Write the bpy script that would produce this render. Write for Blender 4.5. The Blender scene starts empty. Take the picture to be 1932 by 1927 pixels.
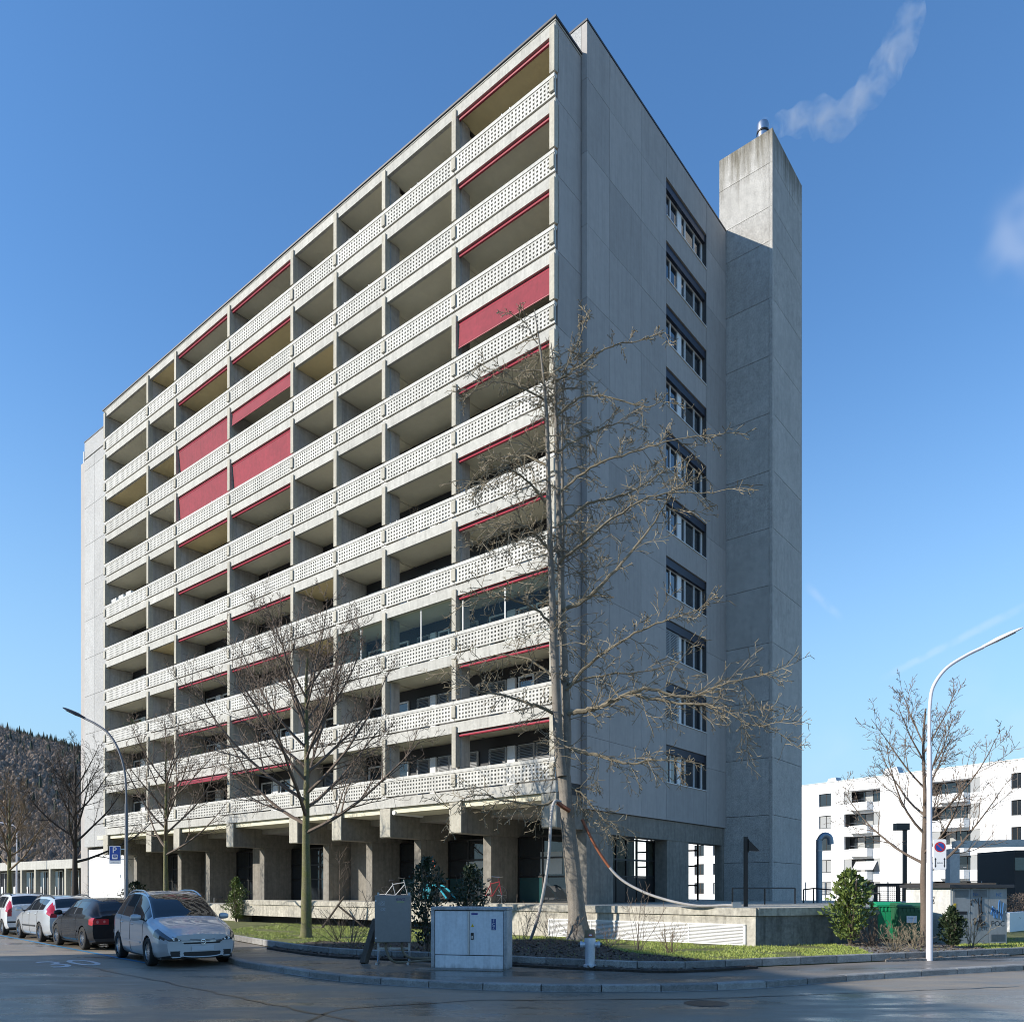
import bpy, bmesh, math, random
from mathutils import Vector, Matrix, noise
random.seed(11)
R = math.radians
SC = bpy.context.scene
COL = SC.collection

# ------------------------------------------------------------------ camera
EH, FPX, CX, HY = 1.75, 1484.0, 966.0, 1675.0      # eye height, focal length and horizon measured on the photograph
cam_d = bpy.data.cameras.new('camera')
cam = bpy.data.objects.new('camera', cam_d); COL.objects.link(cam)
cam.location = (0, 0, EH); cam.rotation_euler = (R(90), 0, 0)
cam_d.sensor_width = 36; cam_d.lens = 36 * FPX / 1932; cam_d.shift_y = (HY - 963.5) / 1932
cam_d.clip_start = 0.1; cam_d.clip_end = 6000
SC.camera = cam

# ------------------------------------------------------------------ sun and sky
UX, UY = -.7726, .6349           # along the long facade, away from the near corner
VX, VY = .6347, .7727            # along the gable wall, away from the near corner
RAY = Vector((-UX + 1.55 * VX, -UY + 1.55 * VY, -.91)).normalized()      # direction sunlight travels
TO = -RAY
SUN_EL = math.asin(TO.z)
SUN_AZ = math.atan2(TO.x, TO.y)
sd = bpy.data.lights.new('sun', 'SUN'); sd.energy = 4.6; sd.angle = R(.53); sd.color = (1, .93, .82)
so = bpy.data.objects.new('sun', sd); COL.objects.link(so)
so.rotation_euler = RAY.to_track_quat('-Z', 'Y').to_euler(); so.location = TO * 100
W = bpy.data.worlds.new('World'); SC.world = W; W.use_nodes = True
wn, wl = W.node_tree.nodes, W.node_tree.links
wn.clear()
sky = wn.new('ShaderNodeTexSky'); sky.sky_type = 'NISHITA'; sky.sun_disc = False
sky.sun_elevation = SUN_EL; sky.sun_rotation = SUN_AZ
sky.altitude = 400; sky.air_density = 1.0; sky.dust_density = .0; sky.ozone_density = 1.6
bg = wn.new('ShaderNodeBackground'); bg.inputs['Strength'].default_value = .15
wo = wn.new('ShaderNodeOutputWorld')

def wmath(op, a, b=None, c=None):
    n = wn.new('ShaderNodeMath'); n.operation = op
    for i, v in enumerate((a, b, c)):
        if v is None: continue
        if isinstance(v, (int, float)): n.inputs[i].default_value = v
        else: wl.new(v, n.inputs[i])
    return n.outputs[0]
def wdot(vec, d):
    n = wn.new('ShaderNodeVectorMath'); n.operation = 'DOT_PRODUCT'
    wl.new(vec, n.inputs[0]); n.inputs[1].default_value = d
    return n.outputs['Value']
def wrange(v, a, b, lo=0., hi=1.):
    n = wn.new('ShaderNodeMapRange'); n.interpolation_type = 'SMOOTHSTEP'
    wl.new(v, n.inputs[0])
    for i, q in enumerate((a, b, lo, hi)): n.inputs[i + 1].default_value = q
    return n.outputs[0]
def sdir(x, y): return Vector(((x - CX) / FPX, 1, (HY - y) / FPX)).normalized()
tc = wn.new('ShaderNodeTexCoord')
DIRV = tc.outputs['Generated']
wnz = wn.new('ShaderNodeTexNoise'); wnz.inputs['Scale'].default_value = 9; wnz.inputs['Detail'].default_value = 3; wnz.inputs['Roughness'].default_value = .62
wnz.inputs['Distortion'].default_value = 0
wl.new(DIRV, wnz.inputs['Vector'])
NZ = wnz.outputs['Fac']
wn2 = wn.new('ShaderNodeTexNoise'); wn2.inputs['Scale'].default_value = 42; wn2.inputs['Detail'].default_value = 2; wn2.inputs['Roughness'].default_value = .6
wl.new(DIRV, wn2.inputs['Vector'])
masks = []
def streak(p0, p1, w0, w1, dens):                     # a thin high contrail or wisp between two sky directions
    a, b = sdir(*p0), sdir(*p1)
    n = a.cross(b).normalized(); t = n.cross(a).normalized(); L = t.dot(b)
    across = wmath('ABSOLUTE', wmath('ADD', wdot(DIRV, n), wmath('MULTIPLY', wmath('SUBTRACT', wn2.outputs['Fac'], .5), w1 * .9)))
    along = wmath('ADD', wdot(DIRV, t), wmath('MULTIPLY', wmath('SUBTRACT', NZ, .5), L * .25))
    m = wmath('MULTIPLY', wrange(across, w0, w1, 1, 0), wmath('MULTIPLY', wrange(along, -L * .02, L * .35), wrange(along, L * .75, L * 1.3, 1, 0)))
    m = wmath('MULTIPLY', m, wrange(wdot(DIRV, a), .5, .7))
    masks.append(wmath('MULTIPLY', m, wmath('MULTIPLY', wrange(wn2.outputs['Fac'], .25, .62), dens)))
def patch(p, r, dens, lo=.48, hi=.72):                # a soft patch of cirrus
    d = sdir(*p)
    m = wrange(wdot(DIRV, d), math.cos(r), math.cos(r * .15))
    masks.append(wmath('MULTIPLY', m, wmath('MULTIPLY', wrange(NZ, lo, hi), dens)))
streak((1640, 1292), (1940, 1140), .0008, .006, .16)
streak((1517, 1100), (1575, 1155), .0005, .006, .14)
patch((1975, 420), .058, .3, .36, .66)
patch((1760, 1480), .16, .16, .42, .75)
mk = masks[0]
for m in masks[1:]: mk = wmath('MAXIMUM', mk, m)
wm = wn.new('ShaderNodeMix'); wm.data_type = 'RGBA'
wl.new(mk, wm.inputs['Factor']); 
sep = wn.new('ShaderNodeSeparateXYZ'); wl.new(DIRV, sep.inputs[0])
hz = wn.new('ShaderNodeMix'); hz.data_type = 'RGBA'        # pale haze all round the horizon
wl.new(wmath('POWER', wrange(sep.outputs['Z'], -.05, .62, 1, 0), 1.3), hz.inputs['Factor'])
shs = wn.new('ShaderNodeHueSaturation'); shs.inputs['Hue'].default_value = .502; shs.inputs['Saturation'].default_value = 1.22; shs.inputs['Value'].default_value = 1.24
wl.new(sky.outputs['Color'], shs.inputs['Color'])
wl.new(shs.outputs[0], hz.inputs[6]); hz.inputs[7].default_value = (1.85, 3.05, 3.95, 1)
wl.new(hz.outputs[2], wm.inputs[6]); wm.inputs[7].default_value = (4.8, 5.0, 5.3, 1)
wl.new(wm.outputs[2], bg.inputs['Color']); wl.new(bg.outputs[0], wo.inputs[0])

SC.view_settings.view_transform = 'Standard'; SC.view_settings.look = 'None'
SC.view_settings.exposure = .45; SC.view_settings.gamma = 1; SC.view_settings.use_curve_mapping = False
SC.cycles.use_denoising = True; SC.cycles.denoising_prefilter = 'ACCURATE'; SC.cycles.pixel_filter_type = 'BLACKMAN_HARRIS'; SC.cycles.filter_width = 1.0
SC.cycles.max_bounces = 5; SC.cycles.diffuse_bounces = 4; SC.cycles.glossy_bounces = 2
SC.cycles.transmission_bounces = 4; SC.cycles.transparent_max_bounces = 8; SC.cycles.volume_bounces = 0
SC.cycles.caustics_reflective = False; SC.cycles.caustics_refractive = False

# ------------------------------------------------------------------ helpers
def gp(x, y, z=0.):                    # photo pixel (1932 wide) seen on the level z -> place in the scene
    Y = (EH - z) * FPX / (y - HY)
    return Vector(((x - CX) / FPX * Y, Y, z))
def at(x, y, Y):                       # photo pixel at depth Y
    return Vector(((x - CX) / FPX * Y, Y, EH + (HY - y) / FPX * Y))
CC = Vector((1.65, 28.5, 0))           # foot of the tower's near corner
def B(u, v, z=0.): return Vector((CC.x + u * UX + v * VX, CC.y + u * UY + v * VY, z))
ROTB = math.atan2(-UY, -UX)            # local x runs along the long facade towards the near corner, local y along the gable

class MB:
    def __init__(s): s.v = []; s.f = []
    def add(s, vs, fs):
        o = len(s.v); s.v += [tuple(p) for p in vs]; s.f += [tuple(i + o for i in f) for f in fs]; return s
    def box(s, x0, x1, y0, y1, z0, z1):
        return s.add([(x0,y0,z0),(x1,y0,z0),(x1,y1,z0),(x0,y1,z0),(x0,y0,z1),(x1,y0,z1),(x1,y1,z1),(x0,y1,z1)],
                     [(0,3,2,1),(4,5,6,7),(0,1,5,4),(1,2,6,5),(2,3,7,6),(3,0,4,7)])
    def extr(s, pts, vec):             # polygon (its normal against vec) pushed along vec
        n = len(pts); q = [Vector(p) for p in pts]; w = [p + Vector(vec) for p in q]
        return s.add(q + w, [tuple(range(n - 1, -1, -1)), tuple(range(n, 2 * n))] + [(i, (i + 1) % n, n + (i + 1) % n, n + i) for i in range(n)])
    def prism(s, pts, z0, z1): return s.extr([(p[0], p[1], z0) for p in pts], (0, 0, z1 - z0))
    def beam(s, a, b, w, h, up=(0, 0, 1)):   # square bar from a to b
        a, b = Vector(a), Vector(b); d = (b - a).normalized(); u = Vector(up)
        if abs(d.dot(u)) > .98: u = Vector((1, 0, 0))
        x = d.cross(u).normalized() * w / 2; y = x.cross(d).normalized() * h / 2
        vs = [a - x - y, a + x - y, a + x + y, a - x + y, b - x - y, b + x - y, b + x + y, b - x + y]
        return s.add(vs, [(0,1,2,3)[::-1], (4,5,6,7), (0,1,5,4), (1,2,6,5), (2,3,7,6), (3,0,4,7)])
    def tube(s, path, rad, n=6, cap=True):
        P = [Vector(p) for p in path]; m = len(P)
        rr = rad if isinstance(rad, (list, tuple)) else [rad] * m
        o = len(s.v); u = None
        for i in range(m):
            d = (P[min(i + 1, m - 1)] - P[max(i - 1, 0)])
            d = d.normalized() if d.length > 1e-9 else Vector((0, 0, 1))
            if u is None: u = d.orthogonal().normalized()
            else:
                u = u - d * u.dot(d); u = u.normalized() if u.length > 1e-6 else d.orthogonal().normalized()
            w = d.cross(u)
            for k in range(n):
                a = 2 * math.pi * k / n; q = P[i] + (u * math.cos(a) + w * math.sin(a)) * rr[i]
                s.v.append((q.x, q.y, q.z))
        for i in range(m - 1):
            for k in range(n):
                k2 = (k + 1) % n
                s.f.append((o + i*n + k, o + i*n + k2, o + (i+1)*n + k2, o + (i+1)*n + k))
        if cap and n > 2:
            s.f.append(tuple(o + k for k in range(n - 1, -1, -1))); s.f.append(tuple(o + (m-1)*n + k for k in range(n)))
        return s
    def lathe(s, prof, n=16, c=(0, 0, 0), axis='z', cap=True):
        o = len(s.v); m = len(prof)
        for r, h in prof:
            for k in range(n):
                a = 2 * math.pi * k / n; x, y = r * math.cos(a), r * math.sin(a)
                p = (x, y, h) if axis == 'z' else (x, -h, y) if axis == 'y' else (h, x, y)
                s.v.append((p[0] + c[0], p[1] + c[1], p[2] + c[2]))
        for i in range(m - 1):
            for k in range(n):
                k2 = (k + 1) % n
                s.f.append((o + i*n + k, o + i*n + k2, o + (i+1)*n + k2, o + (i+1)*n + k))
        if cap and prof[0][0] > 1e-6: s.f.append(tuple(o + k for k in range(n - 1, -1, -1)))
        if cap and prof[-1][0] > 1e-6: s.f.append(tuple(o + (m-1)*n + k for k in range(n)))
        return s
    def mesh(s, name, m, smooth=False):
        me = bpy.data.meshes.new(name); me.from_pydata(s.v, [], s.f); me.update()
        if m is not None: me.materials.append(m)
        if smooth:
            me.polygons.foreach_set('use_smooth', [True] * len(me.polygons))
            try: me.set_sharp_from_angle(angle=R(smooth if smooth is not True else 40))
            except Exception: pass
        return me
    def build(s, name, m, parent=None, smooth=False, loc=(0, 0, 0), bevel=0):
        return put(name, s.mesh(name, m, smooth), parent, loc, bevel=bevel)

def put(name, me, parent=None, loc=(0, 0, 0), rotz=0, bevel=0):
    o = bpy.data.objects.new(name, me); COL.objects.link(o)
    o.location = loc; o.rotation_euler = (0, 0, rotz)
    if parent: o.parent = parent
    if bevel:
        b = o.modifiers.new('bevel', 'BEVEL'); b.width = bevel; b.segments = 2; b.limit_method = 'ANGLE'
    return o
def tag(o, label=None, cat=None, group=None, kind=None):
    if label: o['label'] = label
    if cat: o['category'] = cat
    if group: o['group'] = group
    if kind: o['kind'] = kind
    return o
def thing(name, label, cat, loc=(0, 0, 0), rotz=0, group=None):
    o = bpy.data.objects.new(name, None); COL.objects.link(o); o.empty_display_size = .2
    o.location = loc; o.rotation_euler = (0, 0, rotz)
    return tag(o, label, cat, group)
def dup(root, loc, rotz, label=None):
    r = root.copy(); COL.objects.link(r); r.location = loc; r.rotation_euler = (0, 0, rotz)
    if label: r['label'] = label
    for ch in list(root.children):
        c = ch.copy(); COL.objects.link(c); c.parent = r
        for g in list(ch.children):
            d = g.copy(); COL.objects.link(d); d.parent = c
    return r

# ------------------------------------------------------------------ materials
def M(name, col, rough=.8, metal=0., var=.18, scale=1.5, bump=.15, bscale=35, streak=0., rand=0., coat=0., spec=.5, speck=0., speckscale=60, alt=None, dirt=None, vbump=0., topdirt=None):
    m = bpy.data.materials.new(name); m.use_nodes = True
    nt = m.node_tree; n, l = nt.nodes, nt.links
    bs = n['Principled BSDF']
    bs.inputs['Roughness'].default_value = rough; bs.inputs['Metallic'].default_value = metal
    bs.inputs['Specular IOR Level'].default_value = spec
    if coat: bs.inputs['Coat Weight'].default_value = coat; bs.inputs['Coat Roughness'].default_value = .04
    if var <= .05 and not (bump or rand or streak or speck):
        bs.inputs['Base Color'].default_value = (*col[:3], 1); return m
    t = n.new('ShaderNodeTexCoord'); oi = n.new('ShaderNodeObjectInfo')
    ml = n.new('ShaderNodeMath'); ml.operation = 'MULTIPLY'; ml.inputs[1].default_value = 37
    l.new(oi.outputs['Random'], ml.inputs[0])
    va = n.new('ShaderNodeVectorMath'); va.operation = 'ADD'; l.new(t.outputs['Object'], va.inputs[0]); l.new(ml.outputs[0], va.inputs[1])
    V = va.outputs[0]
    def nz(sc, det=4, rgh=.6, vec=V):
        q = n.new('ShaderNodeTexNoise'); q.inputs['Scale'].default_value = sc; q.inputs['Detail'].default_value = det; q.inputs['Roughness'].default_value = rgh
        l.new(vec, q.inputs['Vector']); return q.outputs['Fac']
    def mr(v, a, b, c, d):
        q = n.new('ShaderNodeMapRange'); l.new(v, q.inputs[0])
        for i, w in enumerate((a, b, c, d)): q.inputs[i + 1].default_value = w
        return q.outputs[0]
    def mul(a, b):
        q = n.new('ShaderNodeMath'); q.operation = 'MULTIPLY'
        for i, w in enumerate((a, b)):
            if isinstance(w, float): q.inputs[i].default_value = w
            else: l.new(w, q.inputs[i])
        return q.outputs[0]
    c = col if len(col) == 4 else (*col, 1)
    if alt is None: alt = tuple(q * .55 for q in col)
    mix = n.new('ShaderNodeMix'); mix.data_type = 'RGBA'
    mix.inputs[6].default_value = c; mix.inputs[7].default_value = (*alt[:3], 1)
    l.new(mr(nz(scale, 4, .65), .3, .8, 0, min(1, var * 2.2)), mix.inputs['Factor'])
    out = mix.outputs[2]
    val = mr(nz(scale * 7, 3), .2, .8, 1 - var, 1 + var * .6)
    if streak:
        mp = n.new('ShaderNodeMapping'); mp.inputs['Scale'].default_value = (6, 6, .35); l.new(V, mp.inputs['Vector'])
        val = mul(val, mr(nz(1, 5, .7, mp.outputs[0]), .45, .75, 1., 1 - streak))
    if speck: val = mul(val, mr(nz(speckscale, 2, .5), .35, .65, 1 - speck, 1 + speck))
    if rand: val = mul(val, mr(oi.outputs['Random'], 0, 1, 1 - rand, 1 + rand))
    if topdirt:                                   # weather stains running down from an exposed top edge
        sx = n.new('ShaderNodeSeparateXYZ'); l.new(t.outputs['Object'], sx.inputs[0])
        mp2 = n.new('ShaderNodeMapping'); mp2.inputs['Scale'].default_value = (3, 3, .25); l.new(t.outputs['Object'], mp2.inputs['Vector'])
        ad = n.new('ShaderNodeMath'); ad.operation = 'ADD'; l.new(mr(sx.outputs['Z'], topdirt[0], topdirt[1], 0, 1), ad.inputs[0]); l.new(mr(nz(1, 4, .7, mp2.outputs[0]), .3, .7, -.5, .35), ad.inputs[1])
        m2 = n.new('ShaderNodeMix'); m2.data_type = 'RGBA'; l.new(mr(ad.outputs[0], .2, 1., 0, .85), m2.inputs['Factor']); l.new(out, m2.inputs[6]); m2.inputs[7].default_value = (.10, .085, .05, 1); out = m2.outputs[2]
    hs = n.new('ShaderNodeHueSaturation'); l.new(out, hs.inputs['Color']); l.new(val, hs.inputs['Value'])
    l.new(hs.outputs[0], bs.inputs['Base Color'])
    if bump:
        bp = n.new('ShaderNodeBump'); bp.inputs['Strength'].default_value = bump; bp.inputs['Distance'].default_value = .02
        if vbump:
            mv = n.new('ShaderNodeMapping'); mv.inputs['Scale'].default_value = (vbump, vbump, vbump * .16); l.new(V, mv.inputs['Vector'])
            bp.inputs['Distance'].default_value = .05; l.new(nz(1, 4, .7, mv.outputs[0]), bp.inputs['Height'])
        else: l.new(nz(bscale, 3), bp.inputs['Height']); l.new(bp.outputs[0], bs.inputs['Normal'])
    return m
def flat(name, col, rough=.5, metal=0., spec=.5): return M(name, col, rough, metal, var=.04, bump=0, spec=spec)

def glass(name, tint=(.02, .025, .03), rough=.02, clear=0.):
    m = bpy.data.materials.new(name); m.use_nodes = True
    nt = m.node_tree; n, l = nt.nodes, nt.links; bs = n['Principled BSDF']
    bs.inputs['Base Color'].default_value = (*tint, 1); bs.inputs['Roughness'].default_value = rough; bs.inputs['Specular IOR Level'].default_value = .8
    bs.inputs['IOR'].default_value = 1.6
    if clear:
        tr = n.new('ShaderNodeBsdfTransparent'); tr.inputs[0].default_value = (.88, .93, .92, 1); mx = n.new('ShaderNodeMixShader'); mx.inputs[0].default_value = clear
        gl = n.new('ShaderNodeBsdfGlossy'); gl.inputs['Roughness'].default_value = rough
        fr = n.new('ShaderNodeFresnel'); fr.inputs[0].default_value = 1.5
        fm = n.new('ShaderNodeMath'); fm.operation = 'MULTIPLY'; fm.inputs[1].default_value = clear; l.new(fr.outputs[0], fm.inputs[0])
        l.new(fm.outputs[0], mx.inputs[0]); l.new(tr.outputs[0], mx.inputs[1]); l.new(gl.outputs[0], mx.inputs[2])
        l.new(mx.outputs[0], n['Material Output'].inputs[0])
    return m

def asphalt(name, col, r0, r1, wet=.5):
    m = bpy.data.materials.new(name); m.use_nodes = True
    nt = m.node_tree; n, l = nt.nodes, nt.links; bs = n['Principled BSDF']
    bs.inputs['Specular IOR Level'].default_value = .4
    t = n.new('ShaderNodeTexCoord')
    def nz(sc, det=4, vec=None, rg=.6):
        q = n.new('ShaderNodeTexNoise'); q.inputs['Scale'].default_value = sc; q.inputs['Detail'].default_value = det; q.inputs['Roughness'].default_value = rg
        l.new(vec or t.outputs['Object'], q.inputs['Vector']); return q.outputs['Fac']
    def mr(v, a, b, c, d):
        q = n.new('ShaderNodeMapRange'); l.new(v, q.inputs[0])
        for i, w in enumerate((a, b, c, d)): q.inputs[i + 1].default_value = w
        return q.outputs[0]
    sm_ = n.new('ShaderNodeMapping'); sm_.inputs['Rotation'].default_value = (0, 0, .55); sm_.inputs['Scale'].default_value = (.5, 1.5, 1); l.new(t.outputs['Object'], sm_.inputs['Vector'])
    big = nz(.3, 5, sm_.outputs[0]); mid = nz(1.7, 4, sm_.outputs[0]); fine = nz(60, 2)
    ad = n.new('ShaderNodeMath'); ad.operation = 'ADD'; l.new(mr(big, .40, .62, 0, .7), ad.inputs[0]); l.new(mr(mid, .38, .62, 0, .35), ad.inputs[1])
    dry = ad.outputs[0]                                        # 0 wet, 1 dry
    cr = n.new('ShaderNodeMix'); cr.data_type = 'RGBA'; l.new(dry, cr.inputs['Factor'])
    cr.inputs[6].default_value = (*[c * wet for c in col], 1); cr.inputs[7].default_value = (*col, 1)
    hs = n.new('ShaderNodeHueSaturation'); l.new(cr.outputs[2], hs.inputs['Color']); l.new(mr(fine, .3, .7, .45, 1.65), hs.inputs['Value'])
    l.new(hs.outputs[0], bs.inputs['Base Color'])
    l.new(mr(dry, .2, .9, r0, r1), bs.inputs['Roughness'])
    bp = n.new('ShaderNodeBump'); bp.inputs['Distance'].default_value = .006
    l.new(mr(dry, .2, .9, .06, .5), bp.inputs['Strength']); l.new(nz(70, 3), bp.inputs['Height']); l.new(bp.outputs[0], bs.inputs['Normal'])
    return m

MAT = dict(
    fascia=M('fair_faced_concrete', (.53, .52, .475), .85, var=.2, scale=1.2, bump=.12, streak=.25, rand=.06),
    panel=M('light_precast_concrete', (.62, .61, .565), .8, var=.16, scale=1.2, bump=.08, rand=.07, streak=.28),
    pillar=M('pillar_concrete', (.50, .47, .39), .85, var=.2, scale=1.5, bump=.12, streak=.3, rand=.06),
    divider=M('divider_concrete', (.48, .46, .43), .85, var=.2, scale=.8, bump=.1, streak=.35, rand=.15),
    soffit=M('soffit_paint', (.74, .70, .54), .9, var=.06, scale=.5, bump=.03, rand=.1),
    soffit_warm=M('warm_soffit_paint', (.80, .66, .36), .9, var=.05, scale=.5, bump=.03),
    gable=M('gable_plate_concrete', (.405, .38, .36), .85, var=.09, scale=.5, bump=.12, bscale=60, rand=.08, streak=.16),
    washed=M('washed_aggregate_concrete', (.45, .45, .44), .9, var=.15, scale=.9, bump=.7, bscale=22, rand=.08, speck=.2, speckscale=26),
    towerc=M('chimney_tower_concrete', (.47, .455, .425), .9, var=.2, scale=.5, bump=.5, bscale=26, rand=.05, speck=.2, speckscale=24, streak=.15, topdirt=(35.6, 38.1)),
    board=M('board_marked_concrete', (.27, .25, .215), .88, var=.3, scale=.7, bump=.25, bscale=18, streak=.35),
    podium=M('weathered_podium_concrete', (.60, .56, .47), .9, var=.4, scale=1.1, bump=.3, bscale=14, streak=.5),
    dkconc=M('dark_streaked_concrete', (.26, .26, .245), .9, var=.45, scale=1.3, bump=.3, bscale=14, streak=.6),  # darker, more streaked variant of the podium concrete, for the return face
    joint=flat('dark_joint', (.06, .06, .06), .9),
    roofcap=M('dark_metal_coping', (.06, .06, .065), .5, .4, var=.1, bump=0),
    red=M('red_awning_cloth', (.27, .022, .04), .8, var=.22, scale=.8, bump=.1, rand=.12, streak=.2),
    redbar=flat('red_awning_bar', (.34, .022, .045), .4),
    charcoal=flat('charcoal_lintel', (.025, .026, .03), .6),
    white=flat('white_window_frame', (.78, .78, .77), .4),
    whiteply=M('white_plaster', (.84, .84, .83), .9, var=.04, scale=.6, bump=.05),
    blind=M('grey_blind', (.30, .31, .32), .5, .3, var=.08, bump=0),
    glass=glass('window_glass'),
    clear=glass('clear_glass', clear=.03),
    tealglass=glass('teal_glass', (.02, .07, .075), .08),
    black=flat('black_frame', (.012, .012, .013), .45),
    steel=M('brushed_steel', (.55, .56, .58), .32, 1., var=.12, bump=.05),
    galv=M('galvanised_steel', (.42, .44, .46), .45, .8, var=.2, scale=4, bump=.05),
    lampgrey=M('grey_lamp_paint', (.42, .44, .47), .4, .3, var=.08, bump=.02),
    polewhite=M('white_pole_paint', (.72, .70, .74), .4, var=.06, bump=.02),
    lampdark=flat('dark_lamp_head', (.02, .02, .022), .35),
    shutter=M('blue_grey_shutter_box', (.03, .035, .055), .45, .2, var=.08, bump=0),
    asphalt=asphalt('wet_asphalt', (.28, .24, .19), .22, .7, .5),
    walk=asphalt('wet_pavement', (.21, .185, .155), .2, .65, .42),
    kerb=M('granite_kerb', (.33, .32, .30), .7, var=.5, scale=5, bump=.4, bscale=40, rand=.3, speck=.2, speckscale=80),
    soil=M('dark_mulch', (.055, .043, .034), 1., var=.5, scale=6, bump=1., bscale=18, speck=.4, speckscale=50),
    lawn=M('lawn_soil', (.16, .17, .05), 1., var=.6, scale=2.2, bump=.6, bscale=30),
    blade=M('grass_blade', (.28, .36, .065), .6, var=.3, scale=2, bump=0, alt=(.38, .37, .11)),
    chip=M('wood_chip', (.17, .13, .095), .9, var=.5, scale=9, bump=0),
    paintwhite=M('white_road_paint', (.68, .68, .69), .5, var=.3, scale=5, bump=.1),
    paintblue=M('blue_road_paint', (.055, .27, .50), .45, var=.25, scale=5, bump=.1),
    ground=M('town_ground', (.24, .22, .18), 1., var=.3, scale=.05, bump=.1),
    bark_pale=M('pale_ridged_bark', (.27, .24, .20), .95, var=.35, scale=5, bump=1., streak=.3, vbump=14),
    bark_moss=M('mossy_bark', (.18, .16, .105), .95, var=.5, scale=4, bump=.8, bscale=22, alt=(.15, .16, .04)),
    twig_pale=M('pale_twig', (.30, .25, .175), .9, var=.4, scale=2, bump=0, alt=(.10, .085, .05)),
    twig=M('brown_twig', (.15, .11, .085), .9, var=.3, scale=3, bump=0, alt=(.16, .13, .10)),
    twig_dark=M('dark_twig', (.055, .045, .038), .9, var=.3, scale=3, bump=0),
    twig_tan=M('tan_twig', (.21, .155, .10), .9, var=.3, scale=3, bump=0),
    leaf=M('glossy_evergreen_leaf', (.09, .14, .035), .35, var=.4, scale=8, bump=0, alt=(.20, .24, .06)),
    leaf_dark=M('dark_evergreen_leaf', (.035, .055, .028), .4, var=.35, scale=8, bump=0),
    needle=M('pine_needle', (.035, .06, .02), .6, var=.35, scale=8, bump=0),
    wood=M('grey_weathered_wood', (.12, .095, .075), .95, var=.4, scale=4, bump=.6, bscale=20, streak=.3),
)

# ================================================================== ground
def struct(o): return tag(o, kind='structure')
struct(MB().add([(-3000, -800, -.06), (3000, -800, -.06), (3000, 4000, -.06), (-3000, 4000, -.06)], [(0, 1, 2, 3)]).build('ground', MAT['ground']))
struct(MB().add([(-95, -60, 0), (95, -60, 0), (95, 62, 0), (-95, 62, 0)], [(0, 1, 2, 3)]).build('road', MAT['asphalt']))
SD = Vector((-.695, .719, 0)); SN = Vector((.719, .695, 0))         # street direction, and across it towards the tower
kerb_px = [(439, 1819.6), (500, 1829.5), (553, 1837.3), (614.6, 1847.5), (690, 1854.5), (765.5, 1859.9), (853.3, 1864.6), (964.8, 1868.6), (1060, 1870.3), (1152, 1870.8), (1270.6, 1869.6), (1360.8, 1867), (1432, 1863.4), (1580.4, 1851.5), (1706, 1843), (1932, 1829)]
KERB = [gp(x, y) for x, y in kerb_px]
left0 = Vector((-7.55, 20.3, 0))
KERB = [left0 + SD * 46, left0] + KERB
kd = (KERB[-1] - KERB[-2]).normalized()
KERB.append(KERB[-1] + kd * 40)
edge_px = [(439, 1773), (503, 1785), (570, 1795), (638, 1802.7), (804, 1810), (972, 1818.5), (1080, 1824.5), (1187.6, 1829), (1230, 1831.2), (1275.4, 1831.5), (1350, 1828), (1429.6, 1823), (1473.7, 1821.5), (1668.2, 1812.6), (1749, 1809.5), (1924.5, 1800.5)]
EDGE = [gp(x, y, .1) for x, y in edge_px]
EDGE = [EDGE[0] + SD * 40] + EDGE
ed = (EDGE[-1] - EDGE[-2]).normalized(); EDGE.append(EDGE[-1] + ed * 40)
def resample(P, step):
    out = [P[0].copy()]; acc = 0.
    for a, b in zip(P, P[1:]):
        L = (b - a).length; t = step - acc
        while t <= L: out.append(a.lerp(b, t / L)); t += step
        acc = (acc + L) % step if L + acc >= step else acc + L
    return out
def left_n(a, b): d = (b - a); return Vector((-d.y, d.x, 0)).normalized()
def inset(P, d):
    out = []
    for i, p in enumerate(P):
        a, b = P[max(i - 1, 0)], P[min(i + 1, len(P) - 1)]; out.append(p + left_n(a, b) * d)
    return out
walk_poly = [(p.x, p.y) for p in inset(KERB, .1)] + [(p.x, p.y) for p in reversed(inset(EDGE, .04))]
struct(MB().prism(walk_poly, .004, .1).build('pavement', MAT['walk']))
def stones(name, part, line, step, w, z0, z1, mat, inside):
    root = struct(thing(name, None, None))
    P = resample(line, step)
    for a, b in zip(P, P[1:]):
        if not (-40 < a.x < 30): continue
        d = (b - a).normalized(); n = left_n(a, b) * inside
        L = (b - a).length - .022
        q = MB(); c = .018
        prof = [(0, z0), (w, z0), (w, z1), (c, z1), (0, z1 - c)]
        pts = [a + d * .006 + n * x + Vector((0, 0, z)) for x, z in prof]
        q.extr(pts[::-1] if inside > 0 else pts, d * L)
        q.build(part, mat, root)
    return root
stones('kerb', 'kerb_stone', KERB, 1.02, .2, -.05, .118, MAT['kerb'], 1)
stones('lawn_edging', 'edging_stone', EDGE, 1.0, .09, .02, .185, MAT['kerb'], 1)
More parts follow.
